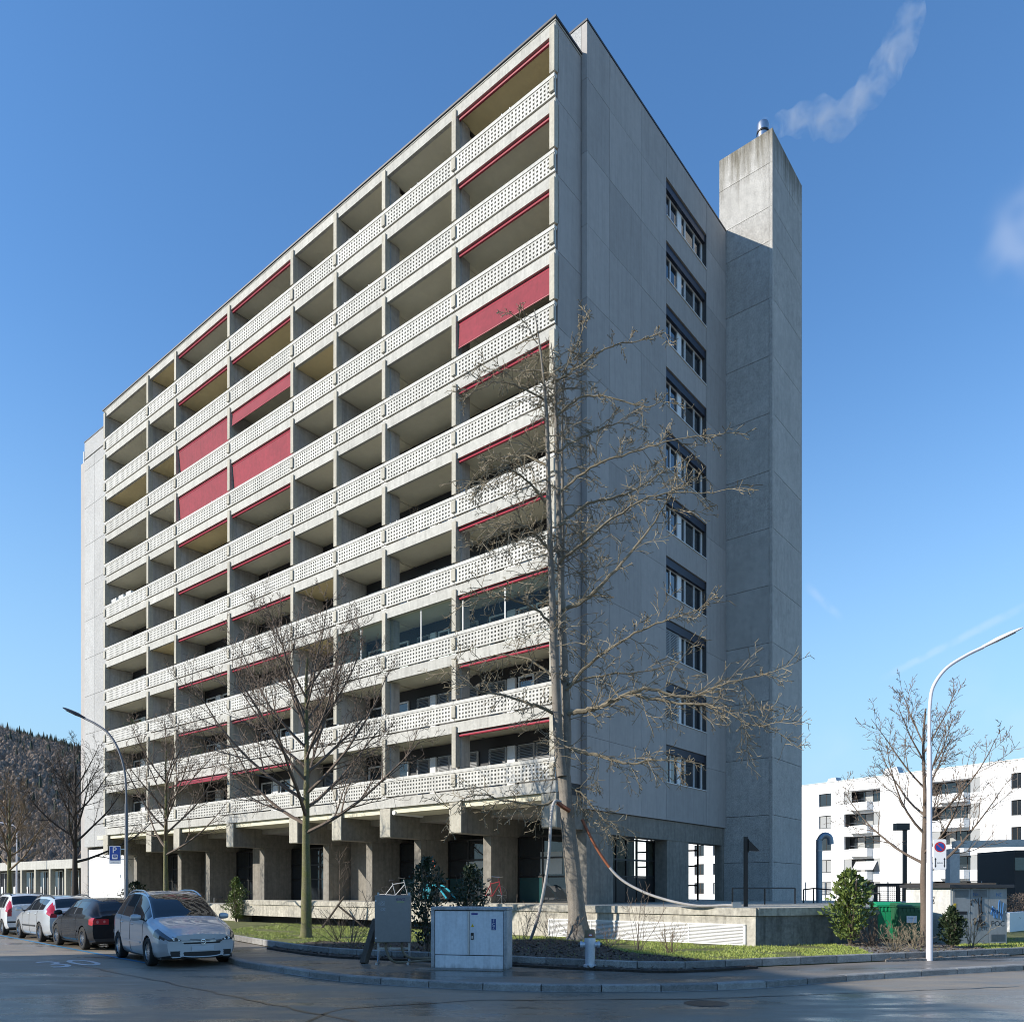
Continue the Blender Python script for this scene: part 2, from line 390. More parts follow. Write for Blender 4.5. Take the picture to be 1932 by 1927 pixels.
# thin white gutter joint along the kerb foot
g = MB()
kk = resample(KERB[2:-1], .9)
for a, b in zip(kk[2:], kk[3:]):
    n = left_n(a, b); a2, b2 = a - n * .035, b - n * .035; a1, b1 = a - n * .008, b - n * .008
    g.add([a2 + Vector((0, 0, .005)), b2 + Vector((0, 0, .005)), b1 + Vector((0, 0, .005)), a1 + Vector((0, 0, .005))], [(0, 1, 2, 3)])
struct(g.build('gutter_joint', MAT['paintwhite']))
tar = M('tar_seam', (.02, .02, .02), .3, var=.2, bump=.1)
for pl in ([(95, 1811), (180, 1826), (300, 1850), (470, 1885), (700, 1932)], [(560, 1932), (640, 1902), (900, 1886), (1300, 1884), (1932, 1860)]):
    P = [p + Vector((random.uniform(-.04, .04), random.uniform(-.04, .04), .004)) for p in resample([gp(x, y) for x, y in pl], .35)]
    q = MB()
    for a, b in zip(P, P[1:]):
        n_ = left_n(a, b); w_ = .022 + .012 * random.random(); q.add([a - n_ * w_, b - n_ * w_, b + n_ * w_, a + n_ * w_], [(0, 1, 2, 3)])
    struct(q.build('tar_seam', tar))

PW0 = Vector((0.41, 26.99, 0))                        # podium front line: v = -1.95
P1 = B(-8.2, -1.95); WD = Vector((.93, .37, 0)).normalized()
P2 = P1 + WD * 5.6
garden = [(p.x, p.y) for p in inset(EDGE, .05)[1:-1]]
garden = [(EDGE[0].x, EDGE[0].y)] + garden + [(EDGE[-1].x, EDGE[-1].y), (48, 60), (20, 40), (P2.x + 1, P2.y + 2), (P2.x, P2.y + .2), (P1.x, P1.y + .2)]
gl_ = B(18.2, -1.7); garden += [(gl_.x, gl_.y), B(18.2, 1)[:2], B(60, 1)[:2], (B(60, 1).x - 8, B(60, 1).y + 3)]
struct(MB().prism(garden, .01, .14).build('lawn', MAT['lawn']))
bed = [(503, 1786), (570, 1796), (638, 1803), (804, 1810), (972, 1818), (1080, 1824), (1187, 1828), (1230, 1830), (1275, 1830), (1350, 1827), (1430, 1821.5), (1350, 1812), (1282, 1804), (1180, 1795), (1126, 1778), (1057, 1772), (974, 1771), (800, 1776), (698, 1778), (610, 1774), (540, 1780)]
bed_pts = [gp(x, y, .15) for x, y in bed]
struct(MB().prism([(p.x, p.y) for p in bed_pts], .05, .148).build('planting_bed', MAT['soil']))
bed2 = [(1672, 1809.5), (1749, 1807), (1905, 1799.5), (1850, 1786), (1800, 1783), (1740, 1770), (1650, 1766), (1578, 1770), (1566, 1778), (1620, 1787)]
bed2_pts = [gp(x, y, .15) for x, y in bed2]
MAT['greymulch'] = M('grey_wood_mulch', (.30, .28, .26), 1., var=.5, scale=7, bump=1., bscale=20, speck=.45, speckscale=45)
struct(MB().prism([(p.x, p.y) for p in bed2_pts], .05, .149).build('planting_bed', MAT['greymulch']))
def inside(p, poly):
    c = False; n = len(poly)
    for i in range(n):
        a, b = poly[i], poly[(i + 1) % n]
        if (a[1] > p[1]) != (b[1] > p[1]) and p[0] < (b[0] - a[0]) * (p[1] - a[1]) / (b[1] - a[1]) + a[0]: c = not c
    return c
bedA = [(p.x, p.y) for p in bed_pts]; bedB = [(p.x, p.y) for p in bed2_pts]
rg = random.Random(5)
gm = MB(); cnt = 0
while cnt < 46000:
    Y = 16 + 23 * rg.random() ** 1.3; X = rg.uniform(-.36, .66) * Y
    if X < -11 or X > 16 or not inside((X, Y), garden): continue
    if (inside((X, Y), bedA) or inside((X, Y), bedB)) and rg.random() > .03: continue
    if not (noise.noise((X * .8, Y * .8, 3)) > -.35 + rg.random() * .25): continue
    h = rg.uniform(.025, .065); a = rg.uniform(0, 6.28); w = rg.uniform(.006, .012)
    lx, ly = rg.uniform(-.04, .04), rg.uniform(-.04, .04)
    gm.add([(X - w * math.cos(a), Y - w * math.sin(a), .139), (X + w * math.cos(a), Y + w * math.sin(a), .139), (X + lx, Y + ly, .139 + h)], [(0, 1, 2)])
    cnt += 1
tag(gm.build('grass', MAT['blade']), 'short winter grass on the lawn between pavement and podium', 'grass', kind='stuff')
cm = MB(); cnt = 0
while cnt < 5200:
    Y = 15 + 12 * rg.random(); X = rg.uniform(-.3, .66) * Y
    inA, inB = inside((X, Y), bedA), inside((X, Y), bedB)
    if not (inA or inB): continue
    if inA and rg.random() > .6: continue
    L = rg.uniform(.02, .07); w = rg.uniform(.008, .02); a = rg.uniform(0, 6.28); t = rg.uniform(-.5, .5)
    d = Vector((math.cos(a), math.sin(a), t)).normalized() * L; e = Vector((-math.sin(a), math.cos(a), rg.uniform(-.4, .4))) * w
    c = Vector((X, Y, .158 + abs(d.z) * .5))
    cm.add([c - d - e, c + d - e, c + d + e, c - d + e], [(0, 1, 2, 3)]); cnt += 1
tag(cm.build('wood_mulch', MAT['chip']), 'loose wood chips and dry leaves strewn over the planting beds', 'mulch', kind='stuff')

# painted marks on the road
L0 = Vector((-10.75, 20.7, 0))
lm = MB()
a, b = L0 - SD * 3.9, L0 + SD * 42
lm.add([a - SN * .06 + Vector((0, 0, .005)), b - SN * .06 + Vector((0, 0, .005)), b + SN * .06 + Vector((0, 0, .005)), a + SN * .06 + Vector((0, 0, .005))], [(3, 2, 1, 0)])
tag(lm.build('parking_line', MAT['paintblue']), 'long blue painted line beside the parked cars', 'road marking')
def textmesh(s, size, font_sx=1.):
    cu = bpy.data.curves.new('t', 'FONT'); cu.body = s; cu.size = size; cu.align_x = 'CENTER'; cu.align_y = 'CENTER'; cu.resolution_u = 4
    o = bpy.data.objects.new('t', cu); COL.objects.link(o)
    bpy.context.view_layer.update()
    me = bpy.data.meshes.new_from_object(o.evaluated_get(bpy.context.evaluated_depsgraph_get()))
    bpy.data.objects.remove(o); bpy.data.curves.remove(cu)
    return me
def text(name, s, size, m, M4, parent=None, sx=1., sy=1.):
    me = textmesh(s, size)
    me.transform(Matrix.Diagonal((sx, sy, 1, 1))); me.transform(M4)
    me.materials.clear(); me.materials.append(m)
    return put(name, me, parent)
def frame(o, x, y):                    # matrix with columns x, y, x×y at o
    x, y = Vector(x).normalized(), Vector(y).normalized(); z = x.cross(y)
    return Matrix(((x.x, y.x, z.x, o[0]), (x.y, y.y, z.y, o[1]), (x.z, y.z, z.z, o[2]), (0, 0, 0, 1)))
tp = gp(133, 1817)
tag(text('speed_limit_marking', '30', 1.5, MAT['paintwhite'], frame((tp.x, tp.y, .005), SN, SD), sx=.80, sy=1.75), 'white number painted on the wet road beside the parked cars', 'road marking')
# manhole cover in the road, right
mp = gp(1333, 1892)
tag(MB().lathe([(0, .007), (.27, .007), (.28, .005), (.33, .006), (.34, .002)][::-1], 24, (mp.x, mp.y, 0)).build('manhole_cover', M('wet_iron', (.05, .05, .05), .35, .6, bump=.4, bscale=60)), 'small round iron manhole cover in the road', 'manhole cover')

# ================================================================== the tower block
TB = thing('apartment_tower', 'tall concrete apartment block with perforated balcony fronts and red awnings', 'building', CC, ROTB)
US = [0, 5.0, 9.2, 12.55, 15.9, 21.6, 27.3, 30.67, 36.58]
SH = 2.7415
def ct(i): return 6.5 + SH * i                        # top of the balustrade of floor i (0 lowest, 9 top)
def xr(j): return -US[j + 1], -US[j]                  # local x range of bay j
def perforated(x0, x1):
    m = MB(); H, m0 = .655, .115
    nx = int(round((x1 - x0 - .40) / .171)); px = (x1 - x0 - .40) / nx; h = .086; hz = .080; pz = .152
    xs = [x0]
    for k in range(nx):
        c = x0 + .2 + (k + .5) * px; xs += [c - h / 2, c + h / 2]
    xs.append(x1)
    zs = [0]
    for k in range(4):
        c = .098 + k * pz; zs += [c - hz / 2, c + hz / 2]
    zs.append(H)
    yf, yb = -.16, -.085
    nxs, nzs = len(xs), len(zs)
    vid = {}
    def V(i, k, s):
        if (i, k, s) not in vid:
            vid[(i, k, s)] = len(m.v); m.v.append((xs[i], yf if s == 0 else yb, zs[k]))
        return vid[(i, k, s)]
    for i in range(nxs - 1):
        for k in range(nzs - 1):
            hole = i % 2 == 1 and k % 2 == 1
            if not hole:
                m.f.append((V(i,k,0), V(i+1,k,0), V(i+1,k+1,0), V(i,k+1,0)))
                m.f.append((V(i,k,1), V(i,k+1,1), V(i+1,k+1,1), V(i+1,k,1)))
            else:
                m.f += [(V(i,k,0), V(i,k+1,0), V(i,k+1,1), V(i,k,1)), (V(i+1,k,0), V(i+1,k,1), V(i+1,k+1,1), V(i+1,k+1,0)),
                        (V(i,k,0), V(i,k,1), V(i+1,k,1), V(i+1,k,0)), (V(i,k+1,0), V(i+1,k+1,0), V(i+1,k+1,1), V(i,k+1,1))]
    e = nxs - 1; t = nzs - 1
    for k in range(t):
        m.f.append((V(0,k,1), V(0,k,0), V(0,k+1,0), V(0,k+1,1))); m.f.append((V(e,k,0), V(e,k,1), V(e,k+1,1), V(e,k+1,0)))
    for i in range(e):
        m.f.append((V(i,0,0), V(i,0,1), V(i+1,0,1), V(i+1,0,0))); m.f.append((V(i,t,0), V(i+1,t,0), V(i+1,t,1), V(i,t,1)))
    return m
AWN = {0: {6: .98}, 4: {7: .62, 6: 1.45}, 5: {7: 1.45, 6: 1.45, 0: .30}}
WARM = {(0, 9), (3, 7), (7, 7), (3, 2), (3, 3), (6, 9), (6, 7), (6, 3), (5, 5), (5, 8), (4, 8)}
rnd = random.Random(3)
bay_mesh = []
for j in range(8):
    x0, x1 = xr(j)
    d = {}
    d['panel'] = perforated(x0 + .012, x1 - .012).mesh('balustrade_panel', MAT['panel'])
    d['cap'] = MB().box(x0 + .008, x1 - .008, -.185, -.03, .0, .125).mesh('balustrade_cap', MAT['panel'])
    d['fascia'] = MB().box(x0 + .006, x1 - .006, -.12, .02, 0, .42).mesh('slab_fascia', MAT['fascia'])
    d['ceil'] = MB().box(x0 + .1, x1 - .1, .024, 1.62, 0, .02).mesh('balcony_ceiling', MAT['soffit'])
    d['ceilw'] = MB().box(x0 + .1, x1 - .1, .024, 1.62, 0, .02).mesh('balcony_ceiling', MAT['soffit_warm'])
    w = x1 - x0
    # windows on the back wall: list of (from, to) fractions, panel between
    if w > 4: cells = [(.08, .26, 'd'), (.285, .365, 'p'), (.39, .55, 'w'), (.57, .94, 'w2')]
    else: cells = [(.10, .40, 'd'), (.43, .53, 'p'), (.56, .92, 'w')]
    d['cells'] = []
    for a, b, k in cells:
        fm, gm_, bm_ = MB(), MB(), MB()
        xa, xb = x0 + a * w, x0 + b * w
        z0 = -.78 if k in 'dp' else -.1
        if k == 'p':
            d['post'] = MB().box(xa, xb, 1.44, 1.56, -.8, 1.0).mesh('white_infill', MAT['white']); continue
        n = 2 if k == 'w2' else 1
        t = .07
        fm.box(xa, xb, 1.50, 1.58, .93, 1.0); fm.box(xa, xb, 1.50, 1.58, z0 - .07, z0)
        for q in range(n + 1):
            xc = xa + (xb - xa) * q / n; xc = min(max(xc, xa + t / 2), xb - t / 2)
            fm.box(xc - t / 2, xc + t / 2, 1.501, 1.579, z0, .93)
        gm_.box(xa + .03, xb - .03, 1.535, 1.55, z0 + .01, .935)
        zz = .97
        while zz > z0 + .1:
            bm_.add([(xa, 1.44, zz - .05), (xb, 1.44, zz - .05), (xb, 1.47, zz), (xa, 1.47, zz)], [(0, 1, 2, 3)]); zz -= .062
        d['cells'].append((fm.mesh('balcony_window', MAT['white']), gm_.mesh('pane', MAT['glass']), bm_.mesh('blind', MAT['blind'])))
    d['roll'] = MB().tube([(x0 + .18, -.03, 0), (x1 - .14, -.03, 0)], .05, 8).mesh('awning_roll', MAT['redbar'], True)
    bay_mesh.append(d)
flange = MB().extr([(-.11, -.20, .07), (-.11, .09, .16), (-.11, .09, 1.72), (-.11, -.20, 1.72)], (.22, 0, 0)).mesh('pillar', MAT['pillar'])
stub = MB().extr([(-.1, -.235, .13), (-.1, -.187, .10), (-.1, -.187, .62), (-.1, -.235, .58)], (.2, 0, 0)).mesh('pillar_stub', MAT['pillar'])
divm = MB().box(-.09, .09, .09, 1.60, -.83, 1.50).mesh('divider_wall', MAT['divider'])
colm = MB().box(-.15, .15, .09, .60, -.83, 1.50).mesh('column', MAT['divider'])
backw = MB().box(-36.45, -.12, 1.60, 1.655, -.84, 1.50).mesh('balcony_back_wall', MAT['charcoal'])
floorm = MB().box(-36.6, -.03, .023, 1.60, -1.19, -.86).mesh('floor_slab', MAT['soffit'])
housem = {}
for i in range(11):
    z = ct(i)
    if i < 10:
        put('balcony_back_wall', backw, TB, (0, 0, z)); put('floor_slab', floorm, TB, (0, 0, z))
    for j in range(8):
        d = bay_mesh[j]; x0, x1 = xr(j)
        put('slab_fascia', d['fascia'], TB, (0, 0, z - 1.26))
        if i > 0:
            put('balcony_ceiling', d['ceilw'] if (j, i - 1) in WARM else d['ceil'], TB, (0, 0, z - 1.218))
        if i == 10: continue
        p = put('balustrade_panel', d['panel'], TB, (0, 0, z - .785))
        c = put('balustrade_cap', d['cap'], p, (0, 0, .66))
        put('white_infill', d['post'], TB, (0, 0, z))
        shut = (j in (1,) and i < 4) or rnd.random() < .3
        for fme, pme, bme in d['cells']:
            f = put('balcony_window', fme, TB, (0, 0, z)); put('pane', pme, f)
            if shut and rnd.random() < .8: put('blind', bme, f)
        if j in AWN:
            drop = AWN[j].get(i)
            r = put('awning_roll', d['roll'], TB, (0, 0, z + 1.36))
            MB().box(x0 + .13, x1 - .12, -.02, .07, 1.40, 1.475).build('awning_box', MAT['charcoal'], r, loc=(0, 0, -1.36))
            if drop:
                cl = MB(); n = 10; y1 = (.05 if drop > 1.2 else -.10) if drop > .4 else -.62
                top = (x0 + .2, x1 - .16)
                for a in range(n + 1):
                    x = top[0] + (top[1] - top[0]) * a / n
                    for q in range(5):
                        s = q / 4; cl.v.append((x, -.06 + (y1 + .04) * s + (.012 * math.sin(a * 1.9 + i) + .02 * noise.noise((a * .5, q * .6, i + j))) * s, 1.36 - drop * s))
                for a in range(n):
                    for q in range(4): cl.f.append((a*5+q, a*5+q+1, (a+1)*5+q+1, (a+1)*5+q))
                aw = cl.build('awning_cloth', MAT['red'], TB, True, (0, 0, z))
                MB().tube([(top[0], y1 - .02, 1.355 - drop), (top[1], y1 - .02, 1.355 - drop)], .022, 6).build('awning_bar', MAT['redbar'], aw)
    if i == 10: continue
    for j, u in enumerate(US):
        x = -u - (.02 if j == 0 else 0)
        put('pillar', flange, TB, (x - (.09 if j == 0 else 0), 0, z))
        put('pillar_stub', stub, TB, (x - (.09 if j == 0 else -.06 if j == 8 else 0), 0, z - .79))
        if j in (1, 2): put('column', colm, TB, (x, 0, z))
        elif j > 0: put('divider_wall', divm, TB, (x, 0, z))
clipm = MB().box(-.012, .012, -.197, -.02, -.06, .03).mesh('rail_clip', MAT['white'])
for (j, i, f) in ((0, 9, .5), (0, 9, .58), (1, 9, .5), (1, 9, .4), (2, 9, .52), (2, 9, .3), (2, 8, .2), (2, 8, .45), (2, 8, .7), (1, 6, .1), (1, 6, .16), (1, 4, .1), (1, 4, .2), (4, 8, .2), (4, 8, .5), (4, 8, .7), (5, 6, .8), (5, 6, .7), (6, 3, .5)):
    x0, x1 = xr(j); put('rail_clip', clipm, TB, (x0 + (x1 - x0) * f, 0, ct(i)))
# glass screens on the third balcony row
for j, px in ((1, (.50,)), (2, (.47,)), (0, (.06, .5))):
    x0, x1 = xr(j); z = ct(2)
    for q in px:
        x = x1 - (x1 - x0) * (1 - q) if j else x0 + (x1 - x0) * q
        MB().box(x - .02, x + .02, .02, .05, .02, 1.47).build('screen_post', MAT['white'], TB, loc=(0, 0, z))
    MB().box(x0 + .14, x1 - .14, .03, .036, .02, 1.46).build('glass_screen', MAT['clear'], TB, loc=(0, 0, z))
# roof edge
MB().box(-36.85, .02, -.14, 1.55, ct(10) - .838, ct(10) - .78).build('roof_slab', MAT['fascia'], TB)
rc = MB().box(-36.9, .06, -.19, -.02, ct(10) - .776, ct(10) - .70); rc.box(-.06, .062, -.018, 1.5, ct(10) - .775, ct(10) - .70)
rc.build('roof_coping', MAT['roofcap'], TB)
# near end wall of the balconies, storey by storey
for i in range(10):
    z = ct(i)
    MB().box(-.19, .0, .03, 1.49, z - .84, z + SH - .855).build('end_wall_panel', MAT['gable'], TB)
    MB().box(-36.74, -36.56, .03, 1.49, z - .84, z + SH - .855).build('end_wall_panel', MAT['gable'], TB)
MB().box(-.17, -.02, .04, 1.49, 5.2, 33.0).build('end_wall_joint', MAT['joint'], TB)
# core
MB().box(-43.7, -.06, 1.66, 14.4, 4.73, 33.9).build('core_wall', MAT['gable'], TB)
# gable plates
cols = [(1.5, 3.07), (3.07, 5.5), (5.5, 7.65), (11.6, 13.75)]
JT = .012
zrow = [4.73 + SH * k for k in range(11)] + [34.25]
for a, b in cols:
    for k in range(len(zrow) - 1):
        xo = .27 + rnd.uniform(-.002, .002)
        MB().box(-.05 if a > 1.6 else .012, xo, a + JT / 2, b - JT / 2, zrow[k] + JT / 2, zrow[k + 1] - JT / 2).build('wall_panel', MAT['gable'], TB)
MB().box(-.05, .255, 1.66, 7.66, 4.75, 34.2).build('panel_joint', MAT['joint'], TB)
MB().box(-.05, .255, 11.58, 13.7, 4.75, 34.2).build('panel_joint', MAT['joint'], TB)
WZ = lambda i: 6.37 + SH * i
for k in range(11):
    z0 = 4.736 if k == 0 else WZ(k - 1) + 1.66
    z1 = WZ(k) if k < 10 else 34.244
    MB().box(-.05, .27, 7.66, 11.588, z0, z1).build('spandrel_panel', MAT['gable'], TB)
wf, cells = MB(), []
ya, yb = 7.66, 11.588
edges = [(ya + .02, ya + .72), (ya + .78, ya + 1.42), (ya + 1.80, ya + 2.12), (ya + 2.2, ya + 3.05), (ya + 3.1, yb - .12)]
wf.box(-.03, .06, ya + .005, yb - .005, .005, .075); wf.box(-.03, .06, ya + .005, yb - .005, 1.28, 1.37)
prev = ya + .005
for a, b in edges:
    wf.box(-.03, .06, prev, a, .075, 1.28); prev = b
wf.box(-.03, .06, prev, yb - .005, .075, 1.28)
wfm = wf.mesh('gable_window', MAT['white'])
pm = [MB().box(.0, .012, a + .003, b - .003, .078, 1.277).mesh('pane', MAT['glass']) for a, b in edges]
sbm = MB().box(.0, .20, ya + .012, yb - .012, 1.30, 1.645).mesh('shutter_box', MAT['shutter'])
slm = MB().extr([(.0, ya + .012, -.0), (.31, ya + .012, -.02), (.31, ya + .012, .012), (.0, ya + .012, .03)], (0, yb - ya - .024, 0)).mesh('sill', MAT['white'])
bl = MB(); zz = 1.28
while zz > .1: bl.box(.13, .15, edges[0][0] - .01, edges[1][1], zz - .05, zz - .012); zz -= .07
blm = bl.mesh('slat_blind', MAT['blind'])
rl = MB().tube([(.22, ya + .03, .35), (.22, yb - .03, .35)], .012, 6).mesh('guard_rail', MAT['black'])
for i in range(10):
    f = put('gable_window', wfm, TB, (0, 0, WZ(i)))
    for p in pm: put('pane', p, f)
    put('shutter_box', sbm, f); put('sill', slm, f)
    if i in (2, 1): put('blind', blm, f)
MB().box(-43.8, .29, 1.48, 13.76, 34.262, 34.34).build('roof_coping', MAT['roofcap'], TB)
MB().box(-43.78, .0, 1.5, 1.658, 33.05, 34.24).build('roof_parapet', MAT['washed'], TB)
MB().box(-43.7, -.06, 1.66, 13.7, 33.9, 34.24).build('roof_block', MAT['gable'], TB)
# far end block, washed concrete plates
for a, b in ((-40.0, -36.8), (-42.1, -40.0), (-43.8, -42.1)):
    zs = [0.] + [4.73 + SH * k for k in range(11)] + [34.25]
    for k in range(1, len(zs) - 1):
        MB().box(a + .012, b - .012, 1.5, 1.655, zs[k] + .012, zs[k + 1] - .012 - (1.3 if k == len(zs) - 2 else 0)).build('wall_panel', MAT['washed'], TB)
MB().box(-44.95, -43.82, 1.72, 13, 0, 33.15).build('end_bay', MAT['gable'], TB)
for i in range(11): MB().box(-45.03, -44.95, 1.9, 3.4, 5.6 + SH * i, 6.8 + SH * i).build('end_bay_window', MAT['white'], TB)
MB().box(-43.9, -38.2, 1.8, 8, 0, 4.55).build('ground_wall', MAT['whiteply'], TB)
MB().box(-43.75, -38.3, 1.95, 8, 4.55, 4.73).build('shadow_joint', MAT['joint'], TB)
MB().box(-38.75, -38.6, 1.785, 1.8, 2.5, 2.7).build('wall_plate', MAT['steel'], TB)
# chimney tower
TX0, TX1, TY0, TY1, TZ = -.09, 2.6, 13.79, 17.75, 38.0
MB().box(TX0 + .05, TX1 - .05, TY0 + .05, TY1 - .05, 0, TZ - .03).build('tower_core', MAT['joint'], TB)
tz = [0, 3.0] + [5.26 + SH * k for k in range(11)] + [34.3, 36.4, TZ]
for a, b in zip(tz, tz[1:]):
    g = .011
    MB().box(TX0, TX1 - .17, TY0, TY0 + .12, a + g, b - g).build('tower_panel', MAT['towerc'], TB)
    MB().box(TX1 - .15, TX1 + .006, TY0 - .004, TY0 + .16, a + g / 3, b - g / 3).build('corner_strip', MAT['towerc'], TB)
    MB().box(TX1 - .1, TX1, TY0 + .17, TY1, a + g, b - g).build('tower_panel', MAT['towerc'], TB)
MB().box(TX0, TX1, TY1 - .02, TY1 + .05, 0, TZ).build('tower_panel', MAT['towerc'], TB)
ch = MB().lathe([(.27, 37.9), (.27, 38.95), (.295, 38.96), (.295, 39.3), (.27, 39.4), (.0, 39.42)], 20, (1.75, 14.75, 0)).build('chimney_pipe', MAT['steel'], TB, True)
MB().lathe([(.30, 38.9), (.30, 38.99)], 20, (1.75, 14.75, 0)).build('pipe_band', MAT['black'], ch, True)
# ground floor: beams, piers, soffit, glazing
MB().box(-38.2, -.08, .024, 14.3, 5.0, 5.26).build('ground_soffit', MAT['soffit'], TB)
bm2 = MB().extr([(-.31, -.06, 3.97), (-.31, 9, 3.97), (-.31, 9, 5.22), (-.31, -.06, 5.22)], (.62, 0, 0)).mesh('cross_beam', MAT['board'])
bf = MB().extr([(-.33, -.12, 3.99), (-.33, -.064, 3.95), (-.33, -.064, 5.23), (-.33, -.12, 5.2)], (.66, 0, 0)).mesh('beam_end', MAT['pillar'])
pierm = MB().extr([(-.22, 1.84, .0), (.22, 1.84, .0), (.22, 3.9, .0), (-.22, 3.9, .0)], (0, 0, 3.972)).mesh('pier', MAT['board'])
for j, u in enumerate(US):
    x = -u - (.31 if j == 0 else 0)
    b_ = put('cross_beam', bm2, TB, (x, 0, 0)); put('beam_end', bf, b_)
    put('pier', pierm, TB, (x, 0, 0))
MB().tube([(-9.45, -.02, 4.98), (-9.45 + .62 + .3, -.02, 4.98)], .001, 4)
MB().lathe([(.0, -.18), (.09, -.15), (.1, -.05), (.1, 1.5), (.0, 1.5)][::-1], 12, (-8.75, .0, 4.9), 'y')
tubeo = MB().tube([(-8.72, -.05, 5.02), (-8.72, 1.9, 5.02)], [.10, .10], 14).build('tube_lamp', flat('white_enamel', (.8, .8, .78), .3), TB, True)
lit = rnd
for j in range(8):
    x0, x1 = xr(j); x0 += .26; x1 -= .26 if j else .75
    w = x1 - x0
    fr, pn, lo = MB(), [], []
    n = max(2, int(w / 1.15)); ytop = 3.96
    ylev = [1.18, 2.25, 3.05, ytop]
    zb = 1.1 if j < 4 else .5
    ylev[0] = zb
    for k in range(n + 1):
        x = x0 + w * k / n; fr.box(x - .04, x + .04, 3.60, 3.72, zb, ytop)
    for z in ylev: fr.box(x0, x1, 3.605, 3.715, z - .035, z + .035)
    fo = fr.build('shop_glazing', MAT['black'], TB)
    for k in range(n):
        for a, b in zip(ylev, ylev[1:]):
            low = a == ylev[0]
            mt = MAT['tealglass'] if (low and k % 2 == 0 and j < 3) else MAT['glass']
            MB().box(x0 + w * k / n + .045, x0 + w * (k + 1) / n - .045, 3.64, 3.655, a + .04, b - .04).build('pane', mt, fo)
    if j in (0, 1, 3, 6):
        for k in range(1 if j else 2):
            xx = x0 + w * (.3 + .38 * k)
            MB().box(xx, xx + w / n * .85, 3.625, 3.632, 2.62 if j else 2.35, 2.98 if j else 3.3).build('paper_sheet', flat('pale_paper_%d%d' % (j, k), (.5, .53, .52), .8), fo)
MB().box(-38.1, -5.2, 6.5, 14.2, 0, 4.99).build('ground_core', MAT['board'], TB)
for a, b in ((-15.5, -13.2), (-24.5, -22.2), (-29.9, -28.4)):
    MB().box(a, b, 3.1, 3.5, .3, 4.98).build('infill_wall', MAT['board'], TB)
# gable side of the ground floor
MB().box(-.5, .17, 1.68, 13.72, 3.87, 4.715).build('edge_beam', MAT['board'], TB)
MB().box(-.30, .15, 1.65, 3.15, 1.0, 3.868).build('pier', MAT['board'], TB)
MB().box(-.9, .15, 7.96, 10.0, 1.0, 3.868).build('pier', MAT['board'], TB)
MB().box(-.2, .16, 13.5, 13.78, 1.0, 3.868).build('pier', MAT['board'], TB)
fr = MB()
ys = [3.2, 4.0, 4.75, 5.55, 6.4, 7.3, 7.9]
for y in ys: fr.box(-.52, -.44, y - .035, y + .035, 1.1, 3.86)
for z in (1.15, 2.25, 2.95, 3.8): fr.box(-.525, -.435, 3.2, 7.93, z - .035, z + .035)
fo = fr.build('shop_glazing', MAT['black'], TB)
for a, b in zip(ys, ys[1:]):
    for c, d in ((2.25, 2.95), (2.95, 3.8)): MB().box(-.49, -.48, a + .04, b - .04, c + .04, d - .04).build('pane', MAT['clear'], fo)
    MB().box(-.50, -.47, a + .04, b - .04, 1.19, 2.21).build('lower_panel', MAT['black'], fo)
fr = MB()
for x in (-5.1, -4.2, -3.3, -2.4, -1.5): fr.box(x - .04, x + .04, 14.25, 14.33, 1.1, 5.0)
for z in (1.9, 2.9, 3.7): fr.box(-5.1, -1.5, 14.255, 14.325, z - .04, z + .04)
fr.build('rear_glazing', MAT['black'], TB)
fr = MB()
fr.box(-.6, -.52, 10.9, 10.98, 1.1, 3.86)
for z in (1.15, 2.0, 2.9, 3.8): fr.box(-.6, -.52, 10.0, 10.9, z - .04, z + .04)
fo = fr.build('glass_door', MAT['black'], TB)
for k, z in enumerate((2.05, 2.95)):
    MB().box(-.57, -.56, 10.1, 10.85, z + .1, z + .65).build('notice', flat('pale_notice_%d' % k, (.45, .50, .50), .6), fo)

# ------------------------------------------------------------------ podium
PD = thing('podium', 'long low concrete podium wall with a band of white louvres', 'wall', CC, ROTB)
# deck in local coordinates: x = -u, y = v
def loc(p): d = Vector(p) - CC; return (-(d.x * UX + d.y * UY), d.x * VX + d.y * VY)
l2 = loc(P2)
deck = [(-18.1, -1.9), (8.15, -1.9), (l2[0] - .05, l2[1] + .06), (9.5, 18), (-18.1, 18)]
MB().prism(deck, .95, 1.14).build('deck', MAT['podium'], PD)
MB().box(-44, -18.15, .6, 12, .0, .5).build('rear_deck', MAT['podium'], PD)
# front left: face hanging over a dark recess
MB().box(-18.1, -2.35, -1.95, -1.6, .46, .975).build('front_face', MAT['podium'], PD)
MB().box(-18.12, -2.33, -2.0, -1.55, .985, 1.2).build('coping', MAT['podium'], PD)
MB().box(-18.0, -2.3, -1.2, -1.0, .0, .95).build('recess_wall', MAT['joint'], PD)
MB().box(-18.1, -17.8, -1.95, 1.5, .05, .974).build('side_face', MAT['podium'], PD)
MB().box(-2.34, 8.2, -1.95, -1.6, .05, .975).build('front_face', MAT['podium'], PD)
MB().box(-2.32, 8.23, -2.0, -1.55, .985, 1.2).build('coping', MAT['podium'], PD)
dr = Vector((l2[0] - 8.2, l2[1] + 1.95)).normalized(); nr = Vector((-dr.y, dr.x))
L = (Vector(l2) - Vector((8.2, -1.95))).length
def strip(o0, o1, s0, s1):
    o = Vector((8.2, -1.95)); return [tuple(o + dr * s0 + nr * o0), tuple(o + dr * s1 + nr * o0), tuple(o + dr * s1 + nr * o1), tuple(o + dr * s0 + nr * o1)]
MB().prism(strip(.0, .3, .02, L), .05, .975).build('return_face', MAT['dkconc'], PD)
